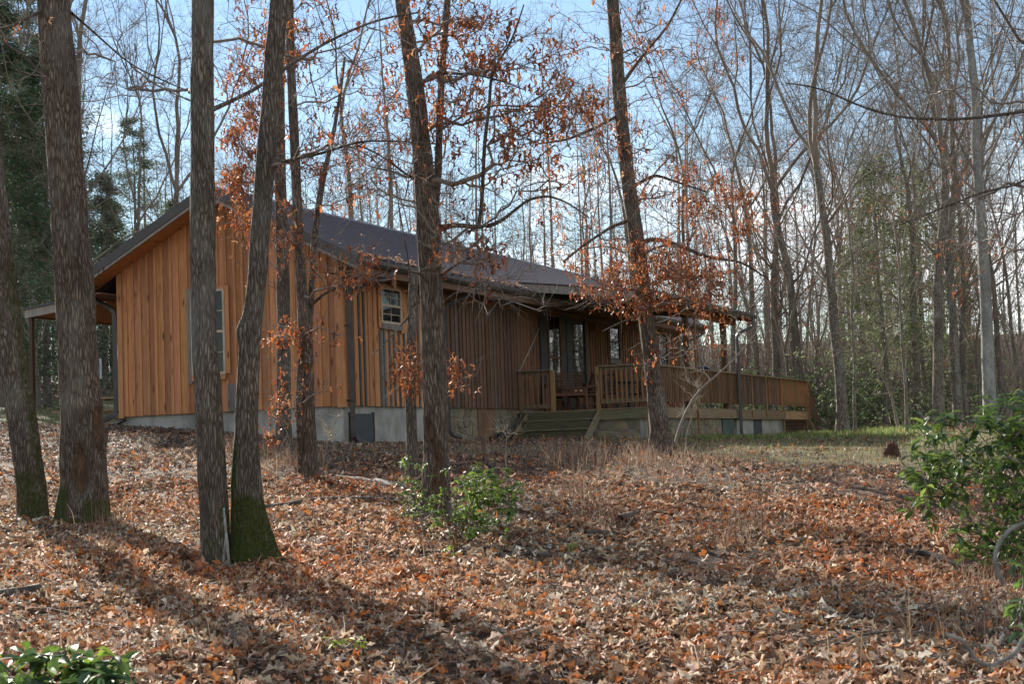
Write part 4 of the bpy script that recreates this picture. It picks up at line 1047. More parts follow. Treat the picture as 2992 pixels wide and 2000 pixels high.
fg_tree('kinked_trunk', 12.05, [(566, 1288, 74), (562, 1200, 60), (559, 1080, 56), (564, 950, 49), (568, 850, 47), (572, 790, 48), (574, 745, 50), (588, 680, 42), (590, 600, 44), (601, 470, 46), (610, 350, 44), (621, 230, 45), (630, 100, 43), (640, 0, 42), (652, -150, 38)],
        'x', top=14, flare=.6, fdir=RIGHTV, moss=[(0, .85, aN, .95), (0, 1.5, aL, .85), (0, .8, aR, .85), (1.2, 3.6, aL, .55)], seed=4,
        lump=[(1.9, aL, .04, .10)], crown=140, parent=twin,
        limbs=[(11.6, [(612, 385, 12), (640, 371, 8), (690, 362, 7), (750, 348, 6), (820, 324, 5), (900, 322, 4), (1000, 330, 3)])],
        clusters=[(820, 330, 80, 30, 11.8, .3, 16, 26)])
# small oaks behind the twin trunks
fg_tree('slender_oak', 22., [(650, 1045, 34), (650, 900, 33), (650, 750, 31), (648, 600, 30), (643, 450, 27), (640, 300, 26), (640, 150, 24), (645, 0, 22), (650, -100, 20)],
        'slender straight oak with rusty leaves just behind the kinked mossy trunk', sides=22, top=13, crown=90, flare=.3, seed=5,
        clusters=[(560, 340, 42, 100, 21.5, .7, 90, 1250), (590, 110, 50, 80, 21.5, .8, 60, 620), (640, 560, 60, 50, 21.3, .5, 22, 90)], twn=1600)
fork = fg_tree('forked_oak', 19.3, [(712, 1095, 34), (708, 1000, 31), (704, 900, 30), (702, 800, 34), (698, 745, 30), (690, 650, 24), (682, 500, 23), (676, 350, 22), (668, 200, 21), (664, 60, 19), (662, -60, 18)],
        'forked thin oak with low rusty leaf sprays in front of the cabin corner', sides=22, top=12, crown=70, flare=.35, seed=6, barkm='bark_oak',
        limbs=[(19.8, [(702, 790, 20), (712, 700, 15), (716, 600, 15), (722, 530, 15), (735, 430, 13), (752, 360, 11), (775, 250, 8), (790, 130, 6)]),
               (18.5, [(712, 700, 8), (745, 672, 6), (790, 650, 5), (830, 640, 4), (880, 625, 3)]),
               (18.8, [(690, 1085, 16), (686, 1000, 15), (684, 900, 14), (688, 830, 13), (698, 770, 10)])],
        clusters=[(720, 300, 60, 100, 19.8, .6, 55, 330), (690, 70, 70, 60, 19.6, .6, 40, 260), (850, 625, 35, 16, 18.4, .25, 16, 120), (800, 645, 25, 12, 18.5, .2, 8, 36), (740, 600, 40, 25, 19, .3, 14, 50),
                  (650, 765, 28, 28, 18.8, .3, 16, 110), (745, 760, 25, 25, 18.8, .3, 9, 28), (720, 870, 35, 25, 18.9, .3, 9, 22), (640, 930, 22, 50, 18.8, .3, 14, 90), (655, 540, 45, 14, 19, .3, 10, 60),
                  (840, 250, 50, 90, 20, .6, 30, 160), (820, 430, 35, 30, 20, .4, 10, 40)], twn=1900)
fg_tree('broken_sapling', 19., [(945, 1105, 27), (944, 1000, 25), (940, 900, 24), (941, 800, 23), (945, 700, 21), (948, 640, 22), (950, 622, 20)],
        'thin broken-off lichened trunk with pale left edge, left of the middle oak', sides=20, top=1, crown=0, flare=.3, seed=7, barkm='bark', crown_r=1,
        limbs=[(18.6, [(943, 690, 7), (936, 600, 4), (915, 480, 3), (900, 380, 2)]), (18.4, [(942, 720, 6), (905, 760, 4), (870, 800, 3), (850, 815, 2)]), (18.3, [(945, 700, 5), (975, 685, 4), (1010, 672, 3)])],
        clusters=[(915, 835, 14, 20, 18.7, .2, 10, 85), (935, 870, 22, 10, 18.7, .2, 8, 60), (960, 845, 22, 22, 18.7, .2, 8, 50), (1050, 860, 20, 20, 18.7, .2, 10, 95)], twn=160)
fg_tree('middle_oak', 15., [(1000, 1192, 66), (1001, 1100, 58), (999, 1000, 56), (997, 900, 56), (992, 750, 54), (986, 620, 56), (982, 520, 57), (975, 430, 50), (965, 330, 44), (953, 220, 42), (938, 110, 36), (920, 0, 32), (905, -120, 30)],
        'large middle oak with a long crooked limb, standing before the brown front wall', top=13, flare=.3, barkm='bark_oak', seed=8,
        moss=[(3.0, 3.9, aN, .55), (0, .3, aR, .5)], scars=[(.42, aN+.15, .5, .55), (1.0, aN-.55, .12, .3)], crown=180,
        limbs=[(15.5, [(990, 500, 26), (1001, 440, 19), (1005, 350, 17), (1008, 250, 16), (1016, 120, 16), (1025, 0, 15), (1030, -100, 14)]),
               (14.4, [(1000, 528, 18), (1030, 512, 12), (1060, 517, 12), (1095, 522, 11), (1130, 520, 10), (1160, 500, 8), (1190, 470, 7), (1230, 445, 6), (1290, 455, 4), (1350, 500, 3)]),
               (14.3, [(1096, 522, 10), (1104, 470, 9), (1107, 400, 9), (1110, 320, 9), (1122, 240, 8), (1124, 160, 7), (1160, 120, 6), (1185, 60, 4), (1200, 10, 3)]),
               (14.5, [(962, 205, 8), (985, 165, 7), (1030, 168, 6), (1090, 170, 5), (1150, 185, 4), (1200, 205, 3)]),
               (15.2, [(1005, 300, 7), (1060, 265, 5), (1130, 240, 4), (1215, 245, 4), (1300, 235, 3)]),
               (14.5, [(955, 410, 7), (930, 400, 5), (880, 360, 4), (820, 330, 4), (780, 345, 3)]),
               (14.2, [(985, 655, 6), (960, 625, 5), (930, 622, 4)]),
               (14.1, [(1000, 640, 6), (1040, 610, 5), (1080, 590, 4), (1120, 570, 3)])],
        clusters=[(1180, 300, 110, 75, 14.8, .5, 120, 540), (1100, 120, 110, 70, 14.8, .5, 90, 540), (1030, 60, 60, 60, 15.4, .5, 34, 190), (1090, 575, 50, 16, 14.2, .3, 18, 70), (1270, 240, 60, 50, 14.6, .4, 34, 150),
                  (1070, 520, 70, 70, 14.6, .4, 30, 50), (900, 380, 70, 60, 14.8, .4, 30, 60), (1150, 640, 60, 50, 14.3, .3, 26, 8), (850, 330, 60, 80, 15, .5, 26, 80)], twn=3600)
fg_tree('right_oak', 23.5, [(1520, 1048, 54), (1516, 1000, 44), (1503, 900, 40), (1490, 800, 36), (1478, 720, 35), (1467, 620, 35), (1452, 500, 33), (1437, 400, 33), (1424, 280, 32), (1416, 180, 31), (1410, 80, 30), (1402, 0, 28), (1396, -80, 26)],
        'leaning right-hand oak with dense rusty leaves, standing before the porch', top=15, flare=.4, barkm='bark_oak', seed=9, crown=200,
        moss=[(0, .3, aR, .4)],
        limbs=[(24, [(1460, 560, 14), (1500, 545, 9), (1550, 560, 8), (1620, 590, 8), (1700, 600, 6), (1760, 640, 4)]),
               (23, [(1455, 500, 9), (1400, 520, 7), (1340, 560, 6), (1290, 600, 4)]),
               (24, [(1445, 430, 9), (1500, 400, 7), (1560, 420, 5), (1620, 440, 4)]),
               (23.2, [(1425, 260, 8), (1370, 290, 7), (1300, 320, 6), (1230, 330, 4)]),
               (23.8, [(1420, 200, 9), (1470, 130, 7), (1530, 60, 6), (1570, -20, 5)]),
               (23.0, [(1478, 720, 6), (1420, 740, 4), (1380, 760, 3)])],
        clusters=[(1500, 620, 90, 45, 23.3, .7, 130, 1300), (1590, 440, 70, 35, 23.6, .6, 60, 560), (1400, 640, 55, 40, 23, .5, 60, 520), (1600, 660, 55, 35, 23.5, .5, 50, 480), (1390, 330, 80, 60, 23.3, .6, 60, 330),
                  (1460, 120, 110, 90, 23.6, .8, 90, 430), (1560, 200, 80, 100, 23.8, .8, 50, 160), (1320, 500, 60, 60, 23, .5, 30, 110), (1480, 830, 14, 20, 23.1, .2, 5, 18), (1560, 760, 50, 35, 23.2, .4, 18, 90), (1650, 560, 60, 40, 23.6, .5, 30, 190)], twn=3400)
# tree just outside the right edge whose limbs enter the picture
fg_tree('edge_tree', 17., [(2440, 1120, 70), (2445, 800, 64), (2450, 500, 60), (2455, 200, 56), (2460, -50, 50)],
        'tree past the right picture edge, only its long bare limbs in view', sides=24, top=13, crown=80, flare=.3, seed=11,
        limbs=[(18, [(2450, 235, 11), (2346, 256, 8), (2200, 274, 7), (2060, 270, 6), (1960, 240, 5), (1880, 200, 4), (1800, 190, 3)]),
               (17.5, [(2450, 300, 9), (2346, 420, 6), (2250, 440, 5), (2150, 480, 4), (2050, 520, 3)]),
               (18, [(2455, 60, 12), (2346, 110, 8), (2290, 20, 7), (2240, -60, 6)])],
        clusters=[(2150, 300, 120, 60, 18, .5, 50, 0), (2240, 480, 90, 70, 17.5, .5, 50, 0), (2200, 100, 100, 80, 18, .6, 50, 0)], twn=1500)

# ---- background bare trees
protos = [bare_proto(11, 21, .17, 8., 3, .42, 420, 2400, M['bark_far']),
          bare_proto(12, 19, .125, 8.5, 2, .38, 330, 1900, M['bark_far']),
          bare_proto(13, 23, .2, 9., 3, .5, 480, 2600, M['bark_far']),
          bare_proto(14, 14, .065, 4.5, 3, .35, 220, 1300, M['bark_far'], 7),
          bare_proto(15, 20, .19, 11., 3, .28, 420, 2300, M['bark_pale']),
          bare_proto(16, 16, .11, 3., 3, .45, 330, 2000, M['bark_far'], 7),
          bare_proto(17, 6, .04, 1.6, 3, .45, 110, 900, M['twig_far'], 5, .005, .5)]
def bg_tree(k, x, dh, scale=1., lean=(0, 0), label=None, name='bare_tree', group=None, thick=1., rot=None, leaves=0, leafy=None):
    p = base_at(x, dh)
    if in_house(np.array([p[0]]), np.array([p[1]]))[0]: return None
    e = empty(name, p, rot if rot is not None else rng.uniform(0, 6.28), label or 'bare grey tree among many alike in the woods behind the clearing', 'tree', group)
    e.rotation_euler[0] = lean[0]; e.rotation_euler[1] = lean[1]; e.scale = (scale*thick, scale*thick, scale)
    tm, bm = protos[k]
    link('trunk', tm, e); link('branches', bm, e)['kind'] = 'stuff'
    if leafy:
        n, h0, h1, rr = leafy; a = rng.uniform(0, 6.28, n); r_ = rr*np.sqrt(rng.random(n)); c = rng.integers(0, max(3, n//14), n)
        cc = np.random.default_rng(int(x)).uniform(0, 1, (max(3, n//14), 3))
        q = np.c_[(cc[c, 0]-.5)*2*rr, (cc[c, 1]-.5)*2*rr, h0+(h1-h0)*cc[c, 2]]+rng.normal(0, .22, (n, 3))
        o = scatter('dead_leaves', q, rng.uniform(.09, .15, n), (a, rng.normal(1.1, .4, n), rng.normal(0, .8, n)), OAKS, pick([(.34, .10, .04), (.28, .08, .035), (.4, .16, .07)], [3, 2, 1], n), M['dead_leaf'], e)
        o['kind'] = 'stuff'
    return e
named = [(2, 1398, 47, 1.0, 1.0, 'dark trunk rising behind the porch roof, beside the leafy right-hand oak'),
         (0, 405, 58, 1.0, 1.0, 'tall bare tree above the left roof slope, between the thickest trunk and the straight twin'),
         (0, 205, 44, 1.0, 1., 'bare tree directly behind the thickest left trunk with rising side limbs'),
         (1, 805, 52, 1.05, 1.0, 'bare tree forking above the middle of the metal roof'),
         (1, 1622, 47, 1.0, 1.0, 'trunk seen through the porch between its two posts'),
         (0, 1784, 57, 1.0, 1., 'straight grey trunk behind the deck railing, left one of a close pair'),
         (2, 1842, 56, 1.0, 1., 'lichened grey trunk behind the deck railing, right one of a close pair'),
         (0, 1932, 46, 1.0, 1.05, 'dark trunk just right of the deck end, in front of green undergrowth'),
         (1, 2105, 52, 1.0, 1.0, 'slim pale trunk in front of the light green pine'),
         (2, 2152, 47, .95, 1.0, 'taller grey trunk right of the light green pine'),
         (0, 2198, 50, 1.0, 1.0, 'grey trunk between the pine and the pale beech, above the rhododendron'),
         (4, 2272, 41, 1.0, .95, 'pale smooth beech trunk near the right edge above the rhododendron'),
         (1, 2215, 58, 1.0, 1.0, 'thin grey trunk close left of the pale beech'),
         (1, 40, 52, 1.0, 1.0, 'bare trunk among the dark evergreens at the far left'),
         (3, 1960, 44, 1.0, .8, 'very thin pale sapling trunk right of the deck stair rail'),
         (3, 2078, 40, .9, .8, 'thin forked white sapling left of the light green pine')]
for i, (k, x, dh, s, th, lb) in enumerate(named):
    bg_tree(k, x, dh, s, (0, 0) if i else (0, -.03), lb, 'bare_tree', None, th, rot=i*1.3, leafy=(300, 5, 11, 2.6) if i in (5, 6) else ((160, 4, 9, 2.) if i in (11, 9) else None))
GW = 'bare trees of the woods behind the clearing'
rs = np.random.default_rng(3)
cnt = 0
def far_row(n, x0, x1, d0, d1, ks):
    global cnt
    for i in range(n):
        x = x0+(x1-x0)*(i+rs.uniform(.1, .9))/n; dh = rs.uniform(d0, d1)
        where = 'left of the cabin, among the hemlocks' if x < 470 else ('showing over the cabin roof' if x < 1560 else ('behind the deck and right of it' if dh < 76 else 'deep behind the deck and the green pine'))
        bg_tree(ks[rs.integers(0, len(ks))], x, dh, rs.uniform(.85, 1.1), (rs.normal(0, .06), rs.normal(0, .06)), 'bare grey woodland tree among many alike, '+where, 'bare_tree', 'bare trees '+where, rs.uniform(.7, 1.05), leafy=(90, 2.5, 7, 1.8) if rs.random() < .3 and dh < 75 else None); cnt += 1
far_row(17, 1600, 2420, 54, 75, [0, 1, 3, 5, 1, 3])
far_row(24, 1560, 2440, 75, 105, [0, 1, 3, 5, 3])
far_row(10, 480, 1560, 62, 100, [1, 3, 5, 1, 3])
far_row(9, -60, 470, 62, 100, [0, 1, 3, 5])
for x, dh in ((1725, 52), (1890, 55), (2030, 60), (2320, 50), (2060, 46), (1500, 60), (1275, 62), (1130, 64), (640, 60), (2130, 62), (1760, 60), (2250, 62)):
    bg_tree(6, x, dh, rs.uniform(.8, 1.3), (0, 0), 'small bare understorey sapling at the edge of the woods', 'bare_sapling', 'bare understorey saplings')
bg_tree(5, 90, 47, .62, (0, -.12), 'white-barked leaning trunk seen under the left porch roof', 'leaning_birch', None, 1.1)
# distant woods as one mass
def distant():
    rg = np.random.default_rng(77); V = []; F = []; o = 0
    lows = []
    for s in range(4):
        H = 18+2*s; T = np.c_[np.cumsum(rg.normal(0, .12, (9, 2)), 0), np.linspace(0, H, 9)]
        pos, par, nT = grow(T_dense(T, .8), crown_targets(56, H, 3, 3.6, rg), .2, 1.1, .15, .1, rg, .25); r = radii(par, nT, .016, .5)
        a = branch_mesh(pos, par, r, nT, 3); b = twigs(pos, par, nT, r, 190, .8, 2.4, .013, .08, .3, rg)[:2]
        n = 9; rr = np.linspace(.18, .02, n); an = np.array([0, 2.09, 4.19]); ring = T[:, None]+rr[:, None, None]*np.stack([np.cos(an), np.sin(an), an*0], -1)[None]
        i = np.arange(n-1)[:, None]*3; j = np.arange(3)[None]
        lows.append(join([a, b, (ring.reshape(-1, 3), np.stack([i+j, i+(j+1) % 3, i+3+(j+1) % 3, i+3+j], -1).reshape(-1, 4))]))
    def stand(name, spots, label):
        V = []; F = []; o = 0
        for p in spots:
            v, f = lows[rg.integers(0, 4)]; a = rg.uniform(0, 6.28); s = rg.uniform(.85, 1.15); q = v*s
            q = np.c_[q[:, 0]*math.cos(a)-q[:, 1]*math.sin(a), q[:, 0]*math.sin(a)+q[:, 1]*math.cos(a), q[:, 2]]+p; V.append(q); F.append(f+o); o += len(v)
        tag(link(name, npmesh(name, np.concatenate(V), np.concatenate(F), M['twig_far'])), label, 'woods', kind='stuff')
    stand('distant_woods', [base_at(rg.uniform(-120, 2470), rg.uniform(95, 210)) for _ in range(150)], 'grey bare woods far behind the cabin reading as one mass')
    sp_ = []
    for _ in range(26):
        a = YAW+math.pi+rg.uniform(-1.9, 1.9); d = rg.uniform(14, 60); x, y = CAM[0]+d*math.cos(a), CAM[1]+d*math.sin(a); sp_.append(np.array([x, y, gz(x, y)]))
    for _ in range(60):
        a = R(-23)+rg.normal(0, .42); d = rg.uniform(22, 95); x, y = 6+d*math.cos(a), -2+d*math.sin(a)
        if math.atan2(y-CAM[1], x-CAM[0]) < R(2) and y < -9: sp_.append(np.array([x, y, gz(x, y)]))
    stand('woods_opposite', sp_, 'bare woods facing the cabin that its windows reflect')
    # tangle of thin upright stems between the trunks
    n = 5000; d = rg.uniform(56, 120, n); xs = np.where(rg.random(n) < .6, rg.uniform(1500, 2480, n), rg.uniform(-120, 2480, n)); D = np.array([ray(x, 1000) for x in xs]); t = d/(D@FH)
    A = CAM+D*t[:, None]; A[:, 2] = ground(A[:, 0], A[:, 1])-.05; h = rg.uniform(.8, 6.5, n)*rg.uniform(.4, 1, n); l = rg.normal(0, .16, (n, 2))*h[:, None]
    Mi = A+np.c_[l*.4+rg.normal(0, .08, (n, 2)), h*.5]; E_ = A+np.c_[l, h]; kk = ~in_house(A[:, 0], A[:, 1])
    pos = np.concatenate([A, Mi, E_]); par = np.r_[np.full(n, -1), np.arange(n), np.arange(n, 2*n)]; r = np.concatenate([h*.005+.006, h*.003+.005, np.full(n, .004)])
    V1, F1 = branch_mesh(pos, par, r, n, 3); V2, F2, _, _ = twigs(pos, par, n, r, 10500, .3, 1.3, .008, .1, .25, rg); V, F = join([(V1, F1), (V2, F2)])
    tag(link('undergrowth', npmesh('undergrowth', V, F, M['twig_far'])), 'tangle of thin bare stems between the trunks of the woods', 'undergrowth', kind='stuff')
distant()

# ---- evergreens
def conifer_proto(seed, H, rmax, nleaf, h0, cols, r0):
    rg = np.random.default_rng(seed); T = np.c_[np.cumsum(rg.normal(0, .05, (12, 2)), 0), np.linspace(0, H, 12)]
    tm = trunk_mesh('trunk', T, r0*(1-np.linspace(0, 1, 12)*.93), 8, M['bark_far'], .4, .3, None, None, .05, seed)
    nb = int(H*13); z = h0+(H-h0)*rg.random(nb)**.9; t = (z-h0)/(H-h0); L = rmax*(1-t*.82)*rg.uniform(.55, 1.1, nb); a = rg.uniform(0, 6.28, nb)
    d = np.c_[np.cos(a), np.sin(a), rg.normal(.08, .3, nb)]
    bx = np.interp(z, T[:, 2], T[:, 0]); by = np.interp(z, T[:, 2], T[:, 1]); B = np.c_[bx, by, z]
    E = B+d*L[:, None]-np.c_[np.zeros(nb), np.zeros(nb), L*.08]
    pos = np.concatenate([T, B, (B+E)/2+np.c_[L*0, L*0, L*.05], E]); par = np.r_[-1, np.arange(11), np.full(nb, 0), np.arange(12, 12+nb), np.arange(12+nb, 12+2*nb)]
    r = np.r_[np.full(12, .05), np.full(nb, .03), np.full(nb, .018), np.full(nb, .006)]
    sel = np.zeros(len(pos), bool); sel[12+nb:] = True
    V, F = branch_mesh(pos, par, r, 12, 3, sel)
    bm = npmesh('branches', V, F, M['twig_far'])
    k = rg.integers(0, nb, nleaf); s = rg.uniform(.25, 1.05, nleaf)**.8
    c = B[k]+(E[k]-B[k])*s[:, None]; side = np.c_[-d[k, 1], d[k, 0], np.zeros(nleaf)]*(rg.normal(0, .26, nleaf)*L[k]*.55)[:, None]
    c = c+side+rg.normal(0, .13, (nleaf, 3))
    V2 = []; T2 = []
    pv = np.array([(-.5, 0, 0), (.1, .16, .03), (.6, 0, -.05), (.1, -.16, .03)]); pf = np.array([(0, 1, 2, 3)])
    RM = rotm(a[k]+rg.normal(0, .7, nleaf), rg.normal(.25, .35, nleaf), rg.normal(0, .6, nleaf))
    vv = np.einsum('nij,vj->nvi', RM, pv)*rg.uniform(.10, .24, nleaf)[:, None, None]+c[:, None]
    F2 = (pf[None]+(np.arange(nleaf)*4)[:, None, None]).reshape(-1, 4)
    cc = np.array(cols)[rg.integers(0, len(cols), nleaf)]*rg.uniform(.75, 1.25, (nleaf, 1))
    nm = npmesh('needles', vv.reshape(-1, 3), F2, M['needles'], False, np.repeat(cc, 4, 0))
    return tm, bm, nm
con = [conifer_proto(31, 15, 3.9, 22000, 1.0, [(.10, .15, .08), (.13, .18, .09), (.07, .11, .06)], .17),
       conifer_proto(32, 18, 4.6, 23000, 2.0, [(.10, .14, .085), (.12, .165, .09)], .2),
       conifer_proto(33, 11, 3.6, 9000, .8, [(.26, .30, .13), (.31, .35, .17), (.2, .23, .11)], .12)]
def evergreen(k, x, dh, s, label, name='hemlock_tree', group=None):
    p = base_at(x, dh); e = empty(name, p, rng.uniform(0, 6.28), label, 'tree', group); e.scale = (s, s, s)
    for n_, me in zip(('trunk', 'branches', 'needles'), con[k]):
        o = link(n_, me, e)
        if n_ != 'trunk': o['kind'] = 'stuff'
for k, x, dh, s, lb in [(0, -20, 55, 1.05, 'tall dark hemlock at the left picture edge behind the leaning trunk'), (1, 60, 62, .95, 'dark hemlock between the leaning trunk and the thickest trunk'),
                        (0, 110, 50, .78, 'shorter dark hemlock above the left porch roof'), (0, 238, 66, .62, 'dark evergreen seen between the thickest trunk and the cabin'),
                        (1, 320, 84, .82, 'small far evergreen whose top shows over the left roof slope'), (0, 170, 82, .75, 'dark evergreen deep in the woods behind the thickest trunk'),
                        (0, -60, 72, 1.1, 'outermost dark hemlock at the far left'), (0, 400, 96, .8, 'faint evergreen top over the roof behind the straight twin trunk'), (0, 20, 84, 1.05, 'hemlock farthest back in the left woods'), (0, 10, 48, .85, 'low dark hemlock standing nearest at the left edge'), (1, 150, 70, .9, 'dark hemlock hidden mostly by the thickest trunk'),
                        (0, 262, 74, .6, 'short hemlock right of the thickest trunk, seen above the left roof slope'), (0, 90, 92, 1.2, 'tall hemlock deep between the leaning trunk and the thickest trunk')]:
    evergreen(k, x, dh, s, lb)
for x, dh, s, lb in [(2035, 52, .86, 'light green pine right of the deck, in the middle of the right woods'), (2125, 60, .95, 'taller green pine behind the slim pale trunk'), (2200, 68, .85, 'green pine partly behind the pale beech'), (1985, 66, .8, 'small pine behind the dark trunk at the deck end')]:
    evergreen(2, x, dh, s, lb, 'pine_tree')

# ---- broad-leaved evergreen shrubs
def leaf_oval(curl=.3): 
    v = [(0, 0, 0), (.28, .17, .05*curl), (.3, 0, -.03), (.28, -.17, .05*curl), (.68, .17, .02), (.7, 0, -.06), (.68, -.17, .02), (1, 0, -.16*curl-.08)]
    f = [(0, 2, 1), (0, 3, 2), (1, 2, 5), (1, 5, 4), (2, 3, 6), (2, 6, 5), (4, 5, 7), (5, 6, 7)]
    return np.array(v), np.array(f)
OVAL = [leaf_oval(.3), leaf_oval(1.2)]
def shrub(name, loc, stems, size_leaf, per, label, group=None, cols=None, sites=None, rr=.012, cat='shrub', seed=0, kindstuff=True):
    """stems grown to sites (local coordinates), a whorl of leaves round each"""
    rg = np.random.default_rng(500+seed); e = empty(name, loc, 0, label, cat, group)
    base = np.array([[0, 0, -.1], [0, 0, .05]]); pos, par, nT = grow(base, sites, .5, .12, .12, .05, rg)
    r = radii(par, nT, rr*.35, .4); V, F = branch_mesh(pos, par, r, nT, 4)
    link('stems', npmesh('stems', V, F, M['twig'], True), e)
    n = len(sites)*per; c = np.repeat(sites, per, 0)+rg.normal(0, size_leaf*.12, (n, 3))
    yaw = rg.uniform(0, 6.28, n); pit = rg.normal(.15, .4, n)
    cols = cols or [(.11, .18, .04), (.16, .25, .05), (.06, .10, .045), (.24, .33, .07)]; cc = pick(cols, [4, 3, 3, 1][:len(cols)], n, .2)
    o = scatter('leaves', c, rg.uniform(.7, 1.2, n)*size_leaf, (yaw, pit, rg.normal(0, .3, n)), OVAL, cc, M['green_leaf'], e, True)
    o['kind'] = 'stuff'
    return e
def sites_blob(n, rx, ry, rz, zc, rg):
    q = rg.normal(0, 1, (n, 3)); q /= np.linalg.norm(q, axis=1)[:, None]; q *= rg.uniform(.45, 1., n)[:, None]
    q = q*np.array([rx, ry, rz])+np.array([0, 0, zc]); q[:, 2] = np.maximum(q[:, 2], .08); return q
def sites_px(lst, loc, rg):
    q = []
    for (x, y, sx, sy, dh, sd_, n) in lst:
        k = np.clip(rg.normal(0, 1, (n, 3)), -1.8, 1.8)
        q += [P(x+sx*a, y+sy*b, dh+sd_*c)-loc for a, b, c in k]
    return np.array(q)
rg = np.random.default_rng(8)
b = base_at(2330, 12.5)
shrub('rhododendron_bush', b, 0, .115, 6, 'big glossy green rhododendron filling the right edge of the picture', sites=sites_px([(2350, 1040, 55, 75, 12.4, .45, 80), (2250, 1080, 65, 75, 12.3, .4, 62), (2310, 1190, 60, 60, 12.3, .35, 42), (2150, 1050, 45, 40, 12.2, .3, 26), (2120, 1090, 30, 30, 12.2, .2, 8), (2130, 1120, 25, 28, 12.2, .2, 12), (2280, 1250, 45, 22, 12.1, .2, 26), (2150, 955, 20, 8, 12.4, .1, 6), (2340, 980, 50, 35, 12.5, .3, 50)], b, rg), seed=1)
b = base_at(1060, 13.4)
shrub('laurel_shrub', b, 0, .07, 8, 'low bright green laurel at the foot of the middle oak, on its right side', sites=sites_px([(1115, 1125, 40, 26, 13.4, .3, 56), (1090, 1170, 50, 30, 13.3, .3, 50), (1070, 1095, 25, 16, 13.6, .2, 12), (1090, 1205, 30, 12, 13.2, .2, 14)], b, rg), seed=2,
      cols=[(.15, .24, .04), (.22, .31, .05), (.10, .16, .04), (.07, .12, .04)])
b = base_at(965, 14)
shrub('laurel_shrub', b, 0, .06, 6, 'sparse dark laurel at the foot of the middle oak, on its left side', sites=sites_px([(950, 1120, 22, 30, 14, .2, 22), (975, 1165, 25, 22, 13.9, .25, 26), (940, 1060, 10, 12, 14.1, .1, 6)], b, rg), seed=3)
b = base_at(110, 6.6)
shrub('laurel_shrub', b, 0, .115, 5, 'glossy laurel tips at the bottom left corner of the picture', sites=sites_px([(120, 1548, 75, 26, 6.6, .15, 26), (110, 1510, 55, 14, 6.7, .1, 9), (230, 1535, 35, 12, 6.6, .1, 6), (230, 1555, 40, 14, 6.5, .1, 8), (20, 1570, 30, 15, 6.5, .1, 8)], b, rg), seed=4,
      cols=[(.12, .20, .035), (.19, .29, .04), (.06, .11, .045), (.07, .13, .05)])
b = base_at(2350, 6.)
shrub('laurel_shrub', b, 0, .07, 6, 'few laurel leaves poking in at the right edge above the blurred stick', sites=sites_px([(2335, 1390, 22, 10, 6.2, .1, 7), (2342, 1450, 12, 8, 6.1, .1, 3), (2345, 1310, 8, 10, 6.3, .1, 3)], b, rg), seed=5)
for x, y_, dh, lb in ((1030, 1230, 12.2, 'tiny yellow-green sprout below the laurel'), (775, 1525, 7.6, 'tiny yellow sprout among the leaves at the bottom'), (1290, 1225, 12.6, 'small green seedling by the dark fallen branch')):
    b = base_at(x, dh); shrub('seedling', b, 0, .05, 5, lb, sites=sites_blob(5, .1, .1, .06, .09, rg), seed=int(x), cols=[(.3, .33, .03), (.22, .3, .04)], cat='plant')
# thickets of rhododendron at the edge of the wood: one proto, copied
rgp = np.random.default_rng(5)
proto_sh = shrub('thicket_bush', base_at(1750, 54), 0, .17, 7, 'dark green rhododendron thicket behind the deck railing', seed=9, sites=sites_blob(260, 2.2, 2., 1.5, 1.25, rgp), cols=[(.08, .12, .05), (.11, .16, .06), (.06, .09, .045), (.16, .2, .08)], group='rhododendron thickets at the wood edge')
for x, dh, s, lb in [(1655, 57, .9, 'rhododendron thicket seen under the porch roof'), (1905, 52, 1.05, 'rhododendron thicket just right of the deck stairs'), (1970, 56, 1.1, 'rhododendron thicket left of the light green pine'),
                     (2050, 58, 1.15, 'rhododendron thicket under the light green pine'), (2130, 60, .95, 'low thicket between the slim pale trunk and the stump'), (1850, 60, 1.3, 'taller thicket behind the deck end'),
                     (2240, 62, 1., 'low thicket behind the pale beech'), (255, 66, 1.3, 'thicket between the thickest trunk and the cabin wall'), (60, 62, 1.3, 'thicket beneath the dark hemlocks at the left'), (1930, 66, 1.4, 'farther thicket behind the dark trunk by the deck')]:
    e = proto_sh.copy(); C.objects.link(e); e.location = base_at(x, dh); s *= .8; e.scale = (s, s, s); e.rotation_euler = (0, 0, rs.uniform(0, 6)); e['label'] = lb
    for ch in proto_sh.children:
        c = ch.copy(); C.objects.link(c); c.parent = e

# ------------------------------------------------------------------ small things on the ground
def stick(name, pts, w0, w1, m, label, cat, dh=None, lift=.03, sides=9):
    q = []
    for (x, y_, d) in pts:
        p = P(x, y_, d); q.append([p[0], p[1], gz(p[0], p[1])+lift+w0*.4])
    q = np.array(q); r = np.linspace(w0, w1, len(q)); c = q[0].copy()
    o = link(name, trunk_mesh(name, q-c, r, sides, M[m], .06, 0, None, None, .12, len(pts))); o.location = c
    return tag(o, label, cat)
stick('fallen_log', [(772, 1088, 19.2), (810, 1092, 19.), (860, 1096, 18.7)], .075, .07, 'twig', 'short grey log lying left of the broken sapling, left half of a pair', 'log', lift=-.05)
stick('fallen_log', [(862, 1098, 18.6), (900, 1104, 18.3), (942, 1112, 18.0)], .085, .075, 'twig', 'pale sawn log ending at the foot of the broken sapling, right half of a pair', 'log', lift=-.05)
stick('fallen_branch', [(590, 1160, 16.2), (640, 1156, 16.4), (690, 1148, 16.7)], .035, .03, 'darkwood', 'dark fallen limb on the leaves just right of the twin trunks', 'branch')
stick('fallen_branch', [(715, 1144, 16.8), (780, 1148, 16.7), (850, 1150, 16.6), (900, 1148, 16.6)], .03, .02, 'darkwood', 'dark fallen limb lying in shade left of the laurel', 'branch')
